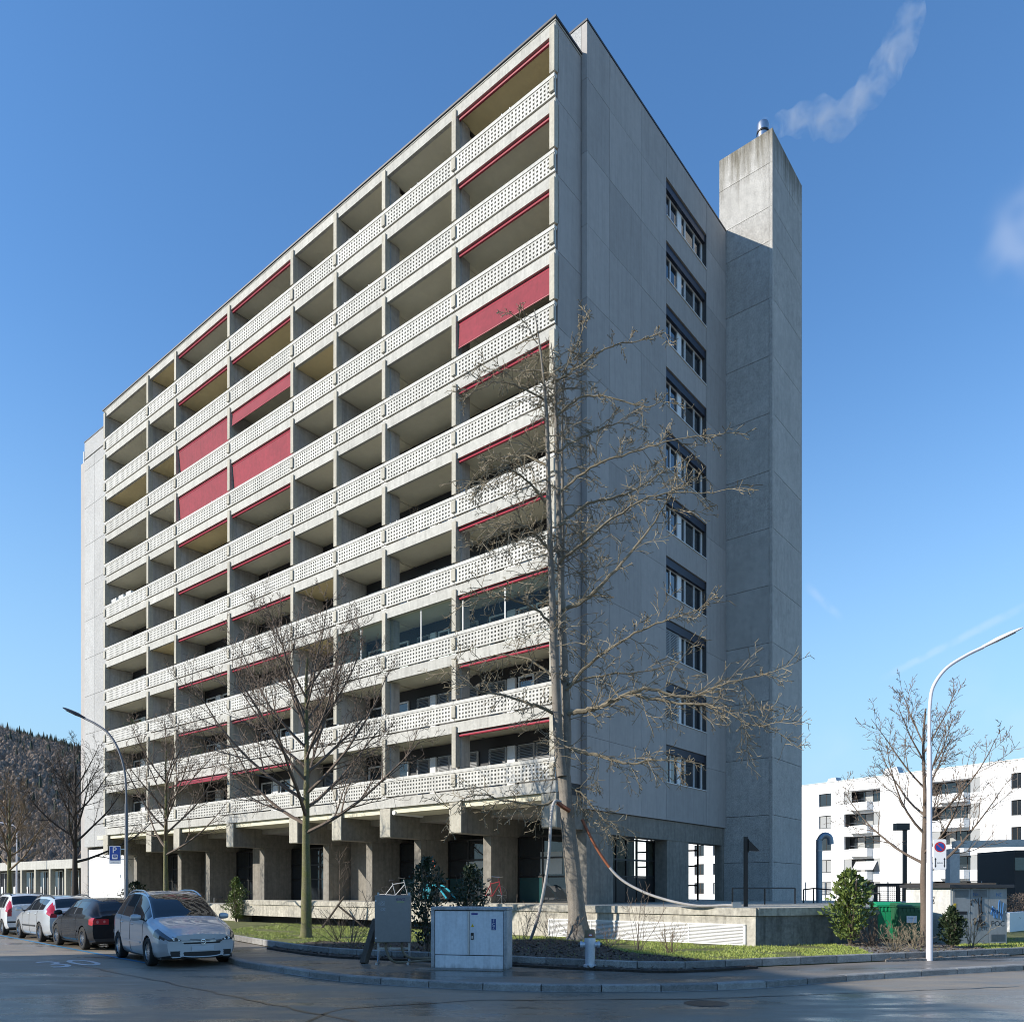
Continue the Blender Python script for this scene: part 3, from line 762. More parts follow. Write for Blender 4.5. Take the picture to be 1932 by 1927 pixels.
MB().prism(strip(-.05, .34, .06, L + .05), .985, 1.2).build('coping', MAT['podium'], PD)
lf = MB()
for a, b in ((1.05, 1.10), (7.86, 7.92)): lf.box(a, b, -1.985, -1.945, .17, .74)
lf.box(1.05, 7.92, -1.985, -1.945, .70, .745); lf.box(1.05, 7.92, -1.985, -1.945, .155, .20)
for k in range(1, 4): lf.box(1.05 + 1.71 * k - .012, 1.05 + 1.71 * k + .012, -1.984, -1.95, .2, .7)
lfo = lf.build('louvre_frame', MAT['white'], PD)
for k in range(12):
    z = .215 + k * .041
    MB().add([(1.1, -1.956, z + .018), (7.86, -1.956, z + .018), (7.86, -1.982, z), (1.1, -1.982, z), (1.1, -1.956, z + .024), (7.86, -1.956, z + .024), (7.86, -1.982, z + .006), (1.1, -1.982, z + .006)],
             [(0,1,2,3),(4,7,6,5),(0,3,7,4),(1,5,6,2),(3,2,6,7),(0,4,5,1)]).build('slat', MAT['white'], lfo)

# ================================================================== low wing on the far left
LW = thing('low_wing', 'long low building with flat concrete roof edge and row of pilasters', 'building', B(43.95, 1.8), ROTB)
MB().box(-40, 0, .0, 10, 3.28, 3.97).build('roof_fascia', MAT['fascia'], LW)
MB().box(-40, -.05, 1.3, 9, .0, 3.27).build('rear_wall', MAT['charcoal'], LW)
MB().box(-40, 0, -.1, .0, .0, .45).build('plinth', MAT['pillar'], LW)
pil = MB().box(-.16, .16, -.02, .35, .0, 3.29).mesh('pilaster', MAT['pillar'])
wfr = MB()
for a, b in ((.35, .42), (1.5, 1.58), (2.4, 2.46)): wfr.box(a, b, 1.1, 1.2, .45, 3.2)
wfr.box(.35, 2.46, 1.11, 1.19, 3.1, 3.2)
wfm2 = wfr.mesh('window_frame', MAT['white']); wpn = MB().box(.42, 2.4, 1.14, 1.16, .45, 3.1).mesh('pane', MAT['glass'])
cur = MB().box(.5, 1.1, 1.1, 1.13, .5, 1.9).mesh('curtain', MAT['white'])
for k in range(13):
    x = -1.0 - 3.0 * k
    put('pilaster', pil, LW, (x, 0, 0)); f = put('window', wfm2, LW, (x - 2.85, 0, 0)); put('pane', wpn, f); put('curtain', cur, f)

# ================================================================== white apartment building, right background
WA, WB_ = Vector((37.98, 102.3, 0)), Vector((52.9, 81.2, 0))
wd = (WB_ - WA).normalized(); wrot = math.atan2(wd.y, wd.x)      # local x along the facade towards the right of the photo; local -y faces the camera
WBD = thing('white_apartment_building', 'white plastered five storey apartment building in the right background', 'building', WA, wrot)
def tx(px):                                                       # photo column -> metres along that facade
    k = (px - CX) / FPX; return (k * WA.y - WA.x) / (wd.x - k * wd.y)
ROOF = 15.1
wins = [(1545, 1568), (1908, 1927)]
logg = [(1592, 1661), (1754, 1849)]
xs = sorted([tx(a) for w_ in wins + logg for a in w_] + [-30, 60])
LX0, LX1 = -34, 44
holes = [(tx(a), tx(b), 'w') for a, b in wins] + [(tx(a), tx(b), 'l') for a, b in logg]
holes += [(tx(1345), tx(1362), 'w'), (tx(1310), tx(1328), 'w'), (31.5, 33.9, 'w'), (36, 38.4, 'w')]
holes.sort()
rows = [(12.15 - 2.8 * i, 13.75 - 2.8 * i) for i in range(5)]
px_ = LX0
wallm = MB()
for a, b, k in holes:
    wallm.box(px_, a, 0, .35, 0, ROOF); 
    zlast = 0
    for z0, z1 in rows[::-1]:
        wallm.box(a, b, 0.001, .349, zlast, z0); zlast = z1
    wallm.box(a, b, 0.001, .349, zlast, ROOF); px_ = b
wallm.box(px_, LX1, 0, .35, 0, ROOF)
wallm.box(LX0, LX1, 3.2, 12, 0, ROOF); wallm.box(LX0, LX1, .35, 3.2, ROOF - .3, ROOF)
wallm.build('wall', MAT['whiteply'], WBD)
MB().box(LX0 - .05, LX1, -.06, 12, ROOF + .002, ROOF + .1).build('roof_edge', MAT['galv'], WBD)
rr = random.Random(8)
shade = flat('grey_roller_blind', (.33, .34, .34), .7)
for a, b, k in holes:
    for q, (z0, z1) in enumerate(rows):
        if k == 'w':
            f = MB(); f.box(a, b, .16, .24, z0, z0 + .07); f.box(a, b, .16, .24, z1 - .07, z1)
            for x in (a + .04, a + (b - a) * .55, b - .04): f.box(x - .04, x + .04, .161, .239, z0 + .07, z1 - .07)
            fo = f.build('window', MAT['black'] if rr.random() < .6 else MAT['wood'], WBD)
            MB().box(a + .06, b - .06, .19, .2, z0 + .05, z1 - .05).build('pane', MAT['glass'] if rr.random() < .65 else shade, fo)
            MB().box(a - .04, b + .04, -.05, .1, z0 - .04, z0 - .003).build('sill', MAT['galv'], fo)
        else:
            w = b - a
            ba = MB(); x0b = a + w * .22; x1b = a + w * .80
            pts = [(x0b, -.02), (x0b + .2, -.9), (x1b - .2, -.9), (x1b, -.02)]
            ba.prism(pts, z0 - .95, z0 + .02)
            bo = ba.build('balcony', MAT['whiteply'], WBD)
            rp = [(x0b + .1, -.5, z0 + .3), (x0b + .25, -.85, z0 + .3), (x1b - .25, -.85, z0 + .3), (x1b - .1, -.5, z0 + .3)]
            MB().tube(rp, .02, 5).build('handrail', MAT['steel'], bo)
            f = MB()
            f.box(a, b, 1.4, 1.48, z1 - .1, z1); f.box(a, b, 1.4, 1.48, z0 - .3, z0 - .2)
            for t_ in (.01, .2, .42, .64, .86, .985): f.box(a + w * t_ - .04, a + w * t_ + .04, 1.401, 1.479, z0 - .2, z1 - .1)
            fo = f.build('loggia_window', MAT['black'], WBD)
            for t0, t1 in ((.01, .2), (.2, .42), (.42, .64), (.64, .86), (.86, .985)):
                MB().box(a + w * t0 + .045, a + w * t1 - .045, 1.43, 1.44, z0 - .2, z1 - .1).build('pane', MAT['glass'] if rr.random() < .7 else shade, fo)
            if rr.random() < .55: MB().box(a + .02, a + w * .21, .1, .14, z0, z1 - .03).build('side_blind', shade, WBD)
            if rr.random() < .55: MB().box(b - w * .19, b - .02, .1, .14, z0, z1 - .03).build('side_blind', shade, WBD)
            MB().box(a, b, .35, 1.4, z1, z1 + .12).build('loggia_ceiling', MAT['whiteply'], WBD)
            MB().box(a, b, .35, 1.4, z0 - .14, z0 - .02).build('loggia_floor', MAT['whiteply'], WBD)
# striped awning on the second lowest row
a, b = tx(1615), tx(1655)
MB().extr([(a, -.95, 3.95), (a, .0, 5.0), (a, .0, 5.04), (a, -.95, 3.99)], (b - a, 0, 0)).build('awning', M('pale_awning', (.6, .6, .6), .8, bump=0), WBD)
for px, s in ((1556, .9), (1667, 1.3)):
    c = tx(px); MB().extr([(c - .9 * s, 1.5, ROOF), (c + .9 * s, 1.5, ROOF), (c + .6 * s, 1.5, ROOF + .9 * s), (c - .5 * s, 1.5, ROOF + .8 * s)][::-1], (0, 1.2, 0)).build('roof_vent', MAT['galv'], WBD)

# ================================================================== building across the street: outside the picture, it shades the road
OB = thing('neighbour_building', 'plain plastered block beyond the left picture edge that shades the road', 'building', (-29.8, 15.0, 0), math.atan2(-.94, .34))
MB().box(0, 30, -14, 0, 0, 16).build('wall', M('warm_plaster', (.45, .42, .36), .9), OB)
MB().box(-.3, 30.3, -14.3, .3, 16.002, 16.3).build('roof', MAT['roofcap'], OB)
wm_ = MB().box(0, 1.6, .003, .03, 0, 1.5).mesh('window', MAT['glass'])
for i in range(5):
    for k in range(8): put('window', wm_, OB, (1.5 + 3.5 * k, 0, 1.2 + 3 * i))

# ================================================================== wooded hill
def hz_(X, Y):
    d = math.hypot(X, Y); ang = math.degrees(math.atan2(X, Y))
    t = min(max((d - 330) / 420, 0), 1); prof = t * t * (3 - 2 * t)
    ridge = 134 * (1 - .034 * max(0, ang + 33)) if ang > -33 else 134 + 1.2 * (-33 - ang)
    ridge = max(20, ridge - max(0, ang + 27) * 5)
    return prof * ridge * (.92 + .16 * noise.noise((X * .006, Y * .006, 0))) + 6 * noise.noise((X * .02, Y * .02, 2)) * prof - 3
hm = MB(); na, nd = 60, 36
for i in range(na):
    for k in range(nd):
        a = R(-62 + 60 * i / (na - 1)); d = 300 + 650 * k / (nd - 1)
        X, Y = d * math.sin(a), d * math.cos(a); hm.v.append((X, Y, hz_(X, Y)))
for i in range(na - 1):
    for k in range(nd - 1): hm.f.append((i*nd+k, (i+1)*nd+k, (i+1)*nd+k+1, i*nd+k+1))
hillm = M('winter_forest_floor', (.14, .115, .10), 1., var=.3, scale=.02, bump=0)
struct(hm.build('hill', hillm, None, True))
def crownmat(name, c1, c2): return M(name, c1, 1., var=.5, scale=.06, bump=1., bscale=.9, alt=c2, speck=.35, speckscale=.6)
dec, con = MB(), MB()
rf = random.Random(2)
for q in range(11000):
    a = R(rf.uniform(-37, -24)); d = 335 + 440 * math.sqrt(rf.random())
    X, Y = d * math.sin(a), d * math.cos(a); z = hz_(X, Y)
    edge_con = d > 690 and math.degrees(a) > -32
    if rf.random() < (.35 if edge_con else .03):
        r = rf.uniform(1.6, 2.8); h = rf.uniform(11, 18)
        con.lathe([(r, z + 2), (r * .7, z + h * .4), (r * .3, z + h * .75), (0.01, z + h)], 5, (X, Y, 0), cap=False)
    else:                                             # a leafless crown: soft dome with upright boughs
        h = rf.uniform(8.5, 12.5); r = rf.uniform(2.6, 4.2); o = len(dec.v)
        for rr_, hh in ((.6, .2), (1., .52), (.85, .78), (.5, .95), (.12, 1.02)):
            for s_ in range(5):
                t = s_ * 1.257 + rf.uniform(-.4, .4); k = .72 * rr_ * r * rf.uniform(.85, 1.15)
                dec.v.append((X + k * math.cos(t), Y + k * math.sin(t), z + .8 * h * hh * rf.uniform(.96, 1.04)))
        for i in range(4):
            for s_ in range(5): dec.f.append((o+i*5+s_, o+i*5+(s_+1)%5, o+(i+1)*5+(s_+1)%5, o+(i+1)*5+s_))
        dec.f.append(tuple(o + 20 + s_ for s_ in range(5)))
        for s_ in range(14):
            t = rf.uniform(0, 6.28); k = r * 1.15 * math.sqrt(rf.random()); w_ = rf.uniform(.10, .26); u_ = rf.uniform(0, 3.14)
            bx, by = X + .5 * k * math.cos(t), Y + .5 * k * math.sin(t)
            ex, ey = X + k * math.cos(t), Y + k * math.sin(t); dx, dy = w_ * math.cos(u_), w_ * math.sin(u_)
            dec.add([(bx - dx, by - dy, z + h * .35), (bx + dx, by + dy, z + h * .35), (ex, ey, z + h * (1.15 - .45 * (k / r) ** 2) * rf.uniform(.9, 1.05))], [(0, 1, 2)])
tag(dec.build('leafless_forest', crownmat('leafless_crowns', (.27, .205, .155), (.15, .125, .115)), None, 180), 'grey brown leafless wood covering the far hillside', 'forest', kind='stuff')
tag(con.build('conifer_forest', crownmat('conifer_crowns', (.03, .045, .03), (.02, .03, .028))), 'dark conifers along the ridge of the far hill', 'forest', kind='stuff')

# ================================================================== trees and shrubs
def rv(r, s=1.): return Vector((r.uniform(-1, 1), r.uniform(-1, 1), r.uniform(-1, 1))) * s
def curve_pts(P, n):                                  # Catmull-Rom through P
    out = []; P = [Vector(p) for p in P]; m = len(P)
    for i in range(m - 1):
        p0, p1, p2, p3 = P[max(i-1, 0)], P[i], P[i+1], P[min(i+2, m-1)]
        for k in range(n):
            t = k / n
            out.append(.5 * ((2*p1) + (p2-p0)*t + (2*p0-5*p1+4*p2-p3)*t*t + (3*p1-p0-3*p2+p3)*t**3))
    out.append(P[-1]); return out
def grow(mb, r, p, d, L, rad, lev, cfg):
    """one branch with its side shoots; cfg: seg, wob, trop, kids per level, ratio, angle, sides"""
    n = cfg['seg'][lev]; path = [p.copy()]; q = p.copy(); dd = d.normalized(); rr = [rad]
    for i in range(n):
        dd = (dd + rv(r, cfg['wob'][lev]) + Vector((0, 0, cfg['trop'][lev]))).normalized()
        q = q + dd * L / n; path.append(q.copy()); rr.append(max(cfg['rmin'], rad * (1 - .8 * (i + 1) / n)))
    mb.tube(path, rr, cfg['sides'][lev], cap=False)
    if lev + 1 >= len(cfg['seg']): return
    kids = cfg['kids'][lev]; kids = max(1, int(kids * r.uniform(.75, 1.25)))
    for k in range(kids):
        t = cfg['start'][lev] + (1 - cfg['start'][lev]) * (k + r.random()) / kids; f = min(t * n, n - 1e-3); i = int(f)
        b = path[i].lerp(path[i + 1], f - i); ax = (path[i + 1] - path[i]).normalized()
        side = ax.cross(rv(r)); side = side.normalized() if side.length > 1e-4 else ax.orthogonal()
        a = R(cfg['ang'][lev] * r.uniform(.7, 1.3))
        nd = ax * math.cos(a) + side * math.sin(a)
        if cfg.get('flat'): nd.y *= .8
        grow(mb, r, b, nd, L * cfg['ratio'][lev] * r.uniform(.6, 1.25) * (1.15 - .55 * t), max(cfg['rmin'], rr[i] * .55), lev + 1, cfg)
def street_tree(label, px, py, Y, top, spread, fork, seed, mats, r0=.13, limbs=15, dens=1., group=None, zg=.14):
    rr = random.Random(seed)
    X = (px - CX) / FPX * Y
    t = thing('bare_tree', label, 'tree', (X, Y, zg), 0, group)
    H = top
    tr = MB(); path = [Vector((0, 0, -.1)), Vector((.01, 0, .12)), Vector((.02, 0, fork * .5)), Vector((0, .02, fork)), Vector((.03, .0, fork + (H - fork) * .35)), Vector((.0, .03, fork + (H - fork) * .68)), Vector((.05, 0, H))]
    path[-1].z = H * .9; path = curve_pts(path, 4); m = len(path)
    rads = []
    for p in path:
        h = p.z / H; rads.append(max(.006, r0 * (1.45 if p.z < .05 else 1.12 if p.z < .25 else 1. - .95 * max(0, h - .12) ** .75)))
    tr.tube(path, rads, 10); tr.build('trunk', mats[0], t, True)
    cfg = dict(seg=[7, 5, 4, 3], wob=[.10, .17, .22, .25], trop=[.10, .07, .05, .03], kids=[10 * dens, 6 * dens, 3 * dens], ratio=[.42, .45, .5], start=[.22, .15, .1], ang=[38, 42, 45], sides=[5, 3, 3, 3], rmin=.0058)
    br = MB()
    for k in range(limbs):
        f = (k / limbs) ** .9; z = fork + (H - fork) * .72 * f
        az = k * 2.4 + rr.uniform(-.3, .3); el = R(24 + 36 * f + rr.uniform(-8, 8))
        d = Vector((math.cos(az) * math.cos(el), math.sin(az) * math.cos(el), math.sin(el)))
        L = (spread * (1.12 - .5 * f)) * rr.uniform(.85, 1.15)
        grow(br, rr, Vector((0, 0, z)), d, L, r0 * (.42 - .2 * f), 0, cfg)
    br.build('branches', mats[1], t, True)
    return t
street_tree('young bare street tree with mossy trunk on the lawn behind the silver minivan', 577, 1770, 25.6, 10.1, 4.5, 3.4, 4, (MAT['bark_moss'], MAT['twig']), .17, 22, 1.15)
street_tree('small bare tree with mossy trunk behind the roof of the silver minivan', 312, 1700, 33, 8.2, 3.7, 3.0, 9, (MAT['bark_moss'], MAT['twig']), .13, 15, .95)
street_tree('dark bare tree standing before the far end wall of the tower', 141, 1700, 39, 8.6, 3.6, 2.9, 15, (MAT['twig_dark'], MAT['twig_dark']), .17, 15, 1.)
street_tree('tan bare tree at the left picture edge before the low wing', 17, 1700, 44, 7.4, 3.4, 2.6, 21, (MAT['bark_moss'], MAT['twig_tan']), .15, 16, 1.1)
street_tree('bare tree with upswept twigs beside the graffiti covered kiosk', 1743, 1780, 21.3, 7.2, 2.6, 1.95, 33, (MAT['twig'], MAT['twig']), .105, 15, .9)
for k, (px, Y, tp_, s, lab) in enumerate([(40, 86, 13, 4.5, 'pale brown bare tree behind the low wing, nearest the left picture edge'), (88, 80, 11.5, 4, 'bare tree behind the low wing, second from the left picture edge'), (125, 92, 12.5, 4.4, 'bare tree behind the low wing, next to the tower end')]):
    street_tree(lab, px, 1700, Y, tp_, s, 2.5, 50 + k, (MAT['twig'], MAT['twig_tan'] if k == 0 else MAT['twig']), .16, 13, .7, zg=0)

# the tall ginkgo-like tree at the corner, twin stems, long drooping limbs with spur shoots
TY = 24.6
T1 = thing('bare_tree', 'tall bare tree with leaning ridged trunk and drooping branches before the tower corner', 'tree', at(1090, 1768, TY))
T1o = T1.location.copy()
rt = random.Random(42)
def pt(x, y, dy=0.):
    p = at(x, y, TY); k = (TY + dy) / TY
    return Vector((p.x + 0 * k, TY + dy, p.z)) - T1o
tr = MB()
trunk = curve_pts([pt(1094, 1778), pt(1092, 1757), pt(1086, 1690), pt(1076, 1600), pt(1068, 1510), pt(1063, 1450)], 14)
n = len(trunk); rads = []
for i, p in enumerate(trunk):
    z = p.z; rads.append(.275 + .17 * math.exp(-max(0, z) * 3.2) - .016 * max(0, z) + .012 * rt.random())
o0 = len(tr.v); tr.tube(trunk, rads, 44)
for i in range(o0, len(tr.v)):
    ring = (i - o0) // 44; c = trunk[min(ring, len(trunk) - 1)]; x, y, z = tr.v[i]; dx, dy = x - c.x, y - c.y; an = math.atan2(dy, dx)
    k = abs(noise.noise((math.cos(an) * 5, math.sin(an) * 5, z * .9))) * .16 - .05 + noise.noise((math.cos(an) * 11, math.sin(an) * 11, z * 2.5)) * .05
    tr.v[i] = (x + dx * k, y + dy * k, z)
stems = [([(1060, 1465), (1052, 1380), (1046, 1250), (1040, 1100), (1035, 950), (1031, 800), (1022, 690), (1008, 590)], .17, -.15),
         ([(1066, 1465), (1070, 1380), (1065, 1250), (1059, 1100), (1054, 950), (1050, 800), (1047, 700), (1040, 640)], .17, .15),
         ([(1058, 1200), (1062, 1080), (1063, 950), (1062, 830), (1065, 720), (1082, 610)], .09, .35)]
stem_paths = []
for P, r0_, dy in stems:
    c = curve_pts([pt(x, y, dy) for x, y in P], 5); m = len(c)
    tr.tube(c, [max(.012, r0_ * (1 - .93 * i / (m - 1))) for i in range(m)], 9); stem_paths.append((c, r0_))
tr.build('trunk', MAT['bark_pale'], T1, 60)
br = MB()
cfgT = dict(seg=[6, 5, 3], wob=[.14, .18, .22], trop=[-.05, -.04, .02], kids=[6, 3], ratio=[.55, .5], start=[.08, .1], ang=[44, 48], sides=[4, 3, 3], rmin=.009)
def limb(P, r0_, dy0, dy1, kids, klen, spur=True):
    m = len(P)
    c = curve_pts([pt(x, y, dy0 + (dy1 - dy0) * i / (m - 1)) for i, (x, y) in enumerate(P)], 6); n = len(c)
    c = [p + rv(rt, .03) for p in c]
    br.tube(c, [max(.012, r0_ * (1 - .85 * i / (n - 1))) for i in range(n)], 6)
    for k in range(kids):
        t = .12 + .88 * (k + rt.random()) / kids; f = min(t * (n - 1), n - 1.001); i = int(f)
        b = c[i].lerp(c[i + 1], f - i); ax = (c[i + 1] - c[i]).normalized(); side = ax.cross(rv(rt)).normalized()
        a = R(rt.uniform(28, 75)); nd = ax * math.cos(a) + side * math.sin(a)
        grow(br, rt, b, nd, klen * rt.uniform(.5, 1.3), max(.008, r0_ * .35 * (1 - .7 * t)), 0, cfgT)
    for k in range(n * 3):
        i = rt.randrange(n - 1); b = c[i].lerp(c[i + 1], rt.random()); d = rv(rt).normalized() * rt.uniform(.05, .12)
        br.tube([b, b + d], [.009, .006], 3, False)
LIMBS = [([(1072, 1345), (1110, 1340), (1150, 1330), (1210, 1308), (1290, 1325), (1360, 1302), (1425, 1290)], .085, 0, -1.2, 26, 1.25),
         ([(1190, 1312), (1260, 1335), (1330, 1345), (1380, 1380), (1415, 1392)], .05, -.3, -1.8, 22, 1.1),
         ([(1075, 1412), (1130, 1428), (1180, 1445), (1230, 1440), (1280, 1450)], .06, 0, -1.0, 18, 1.1),
         ([(1068, 1300), (1120, 1250), (1180, 1215), (1250, 1190), (1310, 1180)], .055, 0, -1.5, 14, 1.0),
         ([(1070, 1290), (1150, 1270), (1220, 1262), (1290, 1240)], .04, 0, .3, 12, .9),
         ([(1068, 1480), (1100, 1500), (1130, 1540), (1160, 1560)], .035, 0, -.6, 14, .8),
         ([(1060, 1350), (1010, 1335), (960, 1325), (900, 1318), (860, 1290)], .06, 0, -1.5, 16, .95),
         ([(1050, 1510), (1010, 1520), (960, 1515), (900, 1505), (850, 1535)], .05, 0, -1.3, 22, .9),
         ([(1050, 1280), (1000, 1240), (950, 1225), (900, 1230)], .045, 0, .8, 12, .9),
         ([(1045, 1180), (1000, 1150), (940, 1140), (890, 1160)], .045, 0, -1., 14, .9),
         ([(1060, 1150), (1110, 1130), (1170, 1070), (1230, 1000), (1260, 940)], .07, 0, -.8, 16, 1.2),
         ([(1055, 1060), (1100, 1030), (1160, 990), (1230, 960), (1330, 965)], .06, 0, -1.2, 20, 1.1),
         ([(1040, 1040), (1000, 1010), (960, 1005), (900, 1060)], .05, 0, -1., 24, .9),
         ([(1036, 960), (1000, 925), (960, 915), (900, 960)], .045, 0, -1.2, 24, .85),
         ([(1056, 990), (1110, 945), (1180, 925), (1250, 880), (1260, 850)], .05, 0, .5, 14, 1.0),
         ([(1054, 930), (1110, 895), (1180, 880), (1250, 870), (1340, 870)], .045, 0, -1.5, 16, .95),
         ([(1052, 850), (1110, 810), (1170, 780), (1230, 785)], .04, 0, .8, 12, .8),
         ([(1052, 785), (1100, 755), (1160, 770), (1220, 790), (1250, 775)], .04, 0, -.9, 10, .7),
         ([(1050, 720), (1100, 690), (1150, 665), (1210, 655), (1250, 648)], .036, 0, -.5, 9, .6),
         ([(1036, 880), (990, 850), (930, 850), (880, 890)], .04, 0, .9, 16, .8),
         ([(1033, 760), (980, 740), (930, 745), (870, 790)], .035, 0, -.9, 12, .7),
         ([(1030, 700), (980, 690), (930, 680), (900, 660)], .03, 0, .6, 8, .55),
         ([(1060, 710), (1085, 660), (1110, 600)], .025, 0, -.4, 7, .5),
         ([(1062, 690), (1090, 640), (1095, 575)], .02, .3, .4, 5, .4),
         ([(1015, 650), (990, 610), (960, 590)], .018, 0, 0, 5, .4)]
for L_ in LIMBS: limb(*L_)
for P, r0_ in stem_paths:                              # fine growth all round the stems
    for k in range(44):
        t = .04 + .94 * rt.random() ** .8; i = int(t * (len(P) - 2)); a = rt.uniform(0, 6.28); e = rt.uniform(-.5, .45)
        grow(br, rt, P[i].copy(), Vector((math.cos(a), math.sin(a), e)), rt.uniform(.7, 2.1) * (1.1 - .6 * t), .016, 0, cfgT)
br.build('branches', MAT['twig_pale'], T1, True)

def shrub(name, label, base, h, rad, nleaf, m, seed, leaf=.09, stems=7, shape=1., group=None):
    r = random.Random(seed); t = thing(name, label, 'shrub', base, 0, group)
    st = MB(); lf = MB()
    for k in range(stems * 3):
        a = r.uniform(0, 6.28); top = Vector((math.cos(a) * rad * r.random() * .8, math.sin(a) * rad * r.random() * .8, h * r.uniform(.55, .97)))
        mid = top * .5 + Vector((0, 0, h * .05)) + rv(r, .05)
        st.tube([(0, 0, -.05), mid, top], [.018, .012, .005], 4, False)
    for k in range(nleaf):
        z = r.random() ** .8; a = r.uniform(0, 6.28)
        w = rad * (math.sin(math.pi * min(1, z ** shape * .86 + .12)) ** .7) * (.72 + .85 * noise.noise((math.cos(a) * 1.6, math.sin(a) * 1.6, z * 5 + seed)))
        q = max(.03, w) * math.sqrt(r.uniform(.12, 1))
        c = Vector((q * math.cos(a), q * math.sin(a), h * (.06 + .94 * z)))
        out = (Vector((c.x, c.y, rad * .7)) + rv(r, rad * .8)).normalized(); L = leaf * r.uniform(.6, 1.25)
        s = out.cross(rv(r)).normalized() * L * .26; nrm = out.cross(s).normalized() * L * .1
        lf.add([c, c + out * L * .45 + s + nrm, c + out * L, c + out * L * .45 - s + nrm, c + out * L * .5], [(0, 1, 4), (1, 2, 4), (2, 3, 4), (3, 0, 4)])
    st.build('stems', MAT['twig'], t); lf.build('foliage', m, t)
    return t
def bare_shrub(label, base, h, spread, n, seed, m, group='bare shrubs in the planting beds', dens=1.):
    r = random.Random(seed); t = thing('bare_shrub', label, 'shrub', base, 0, group)
    b = MB(); cfg = dict(seg=[4, 3, 2], wob=[.12, .2, .25], trop=[.05, .03, 0], kids=[4 * dens, 2 * dens], ratio=[.5, .5], start=[.25, .2], ang=[32, 36], sides=[4, 3, 3], rmin=.004)
    for k in range(n):
        a = r.uniform(0, 6.28); e = r.uniform(.75, 1.5) if spread < .7 else r.uniform(.3, 1.3)
        grow(b, r, Vector((r.uniform(-.08, .08), r.uniform(-.08, .08), -.03)), Vector((math.cos(a) * math.cos(e), math.sin(a) * math.cos(e), math.sin(e))), h * r.uniform(.65, 1.05), .011, 0, cfg)
    b.build('twigs', m, t, True); return t
shrub('evergreen_shrub', 'conical evergreen shrub by the ramp rail behind the silver minivan', gp(446, 1738, .14), 2.1, .62, 2600, MAT['leaf'], 1, .10)
shrub('evergreen_shrub', 'dark evergreen bush behind the parking sign post', at(256, 1697, 40) * 1 + Vector((0, 0, -1.3)), 2.2, 1.0, 1500, MAT['leaf_dark'], 2, .14)
shrub('evergreen_shrub', 'tall leggy evergreen shrub between the two grey cabinets', gp(806, 1793, .15) , 2.35, .72, 1500, MAT['leaf_dark'], 3, .12)
shrub('evergreen_shrub', 'evergreen shrub rising behind the wide grey cabinet', gp(888, 1786, .15), 2.2, .66, 1500, MAT['leaf_dark'], 4, .12)
shrub('laurel_bush', 'large bright green laurel bush before the dark return wall', gp(1604, 1783, .15), 2.05, .66, 1700, MAT['leaf'], 5, .16)
shrub('dwarf_pine', 'low dark pine shrub at the foot of the graffiti covered kiosk', gp(1796, 1787, .15), 1.05, .34, 1500, MAT['needle'], 6, .11)
bs = [(1646, 1784, .9, 1., 26, MAT['twig'], 'dense brown bare shrub before the green bins'), (1690, 1793, .7, 1., 20, MAT['twig_pale'], 'low spreading bare shrub before the pale green bin'), (1725, 1788, .75, 1., 16, MAT['twig_pale'], 'spreading bare shrub at the foot of the tree by the kiosk'), (1832, 1786, .95, .5, 9, MAT['twig_pale'], 'pale forked bare shrub before the kiosk doors'),
      (1083, 1779, .8, .5, 8, MAT['twig'], 'thin bare shrub left of the hydrant'), (1040, 1776, 1.0, .5, 9, MAT['twig'], 'bare shrub before the left end of the louvres'), (1152, 1785, .7, .9, 12, MAT['twig'], 'low bare shrub right of the hydrant'), (1205, 1793, 1.75, .45, 7, MAT['twig'], 'tall thin bare shrub before the middle of the louvres'),
      (1265, 1797, .75, .5, 12, MAT['twig_tan'], 'short tan bare shrub on the bed edge before the louvres'), (985, 1782, 1.3, .45, 8, MAT['twig'], 'thin bare shrub just right of the wide cabinet'), (664, 1790, 1.5, .8, 13, MAT['twig'], 'bare spreading shrub left of the hanging cabinet'), (640, 1774, 1.2, .6, 9, MAT['twig_dark'], 'bare shrub at the foot of the crossed stakes')]
for k, (px, py, h, s, n, m, lab) in enumerate(bs): bare_shrub(lab, gp(px, py, .145), h, s, n, 70 + k, m)
for k, (px, h) in enumerate(((192, 2.6), (213, 2.0), (330, 1.8), (372, 1.6))):
    bare_shrub(['tall bare shrub before the white end wall', 'bare shrub beside the white end wall edge', 'bare shrub by the piers left of the mossy tree trunk', 'bare shrub by the piers above the minivan roof'][k], at(px, 1700, 46 if k < 2 else 41) * 1 + Vector((0, 0, -1.0 if k < 2 else -.95)), h, .5, 9, 90 + k, MAT['twig'], 'bare shrubs by the ground floor', .8)
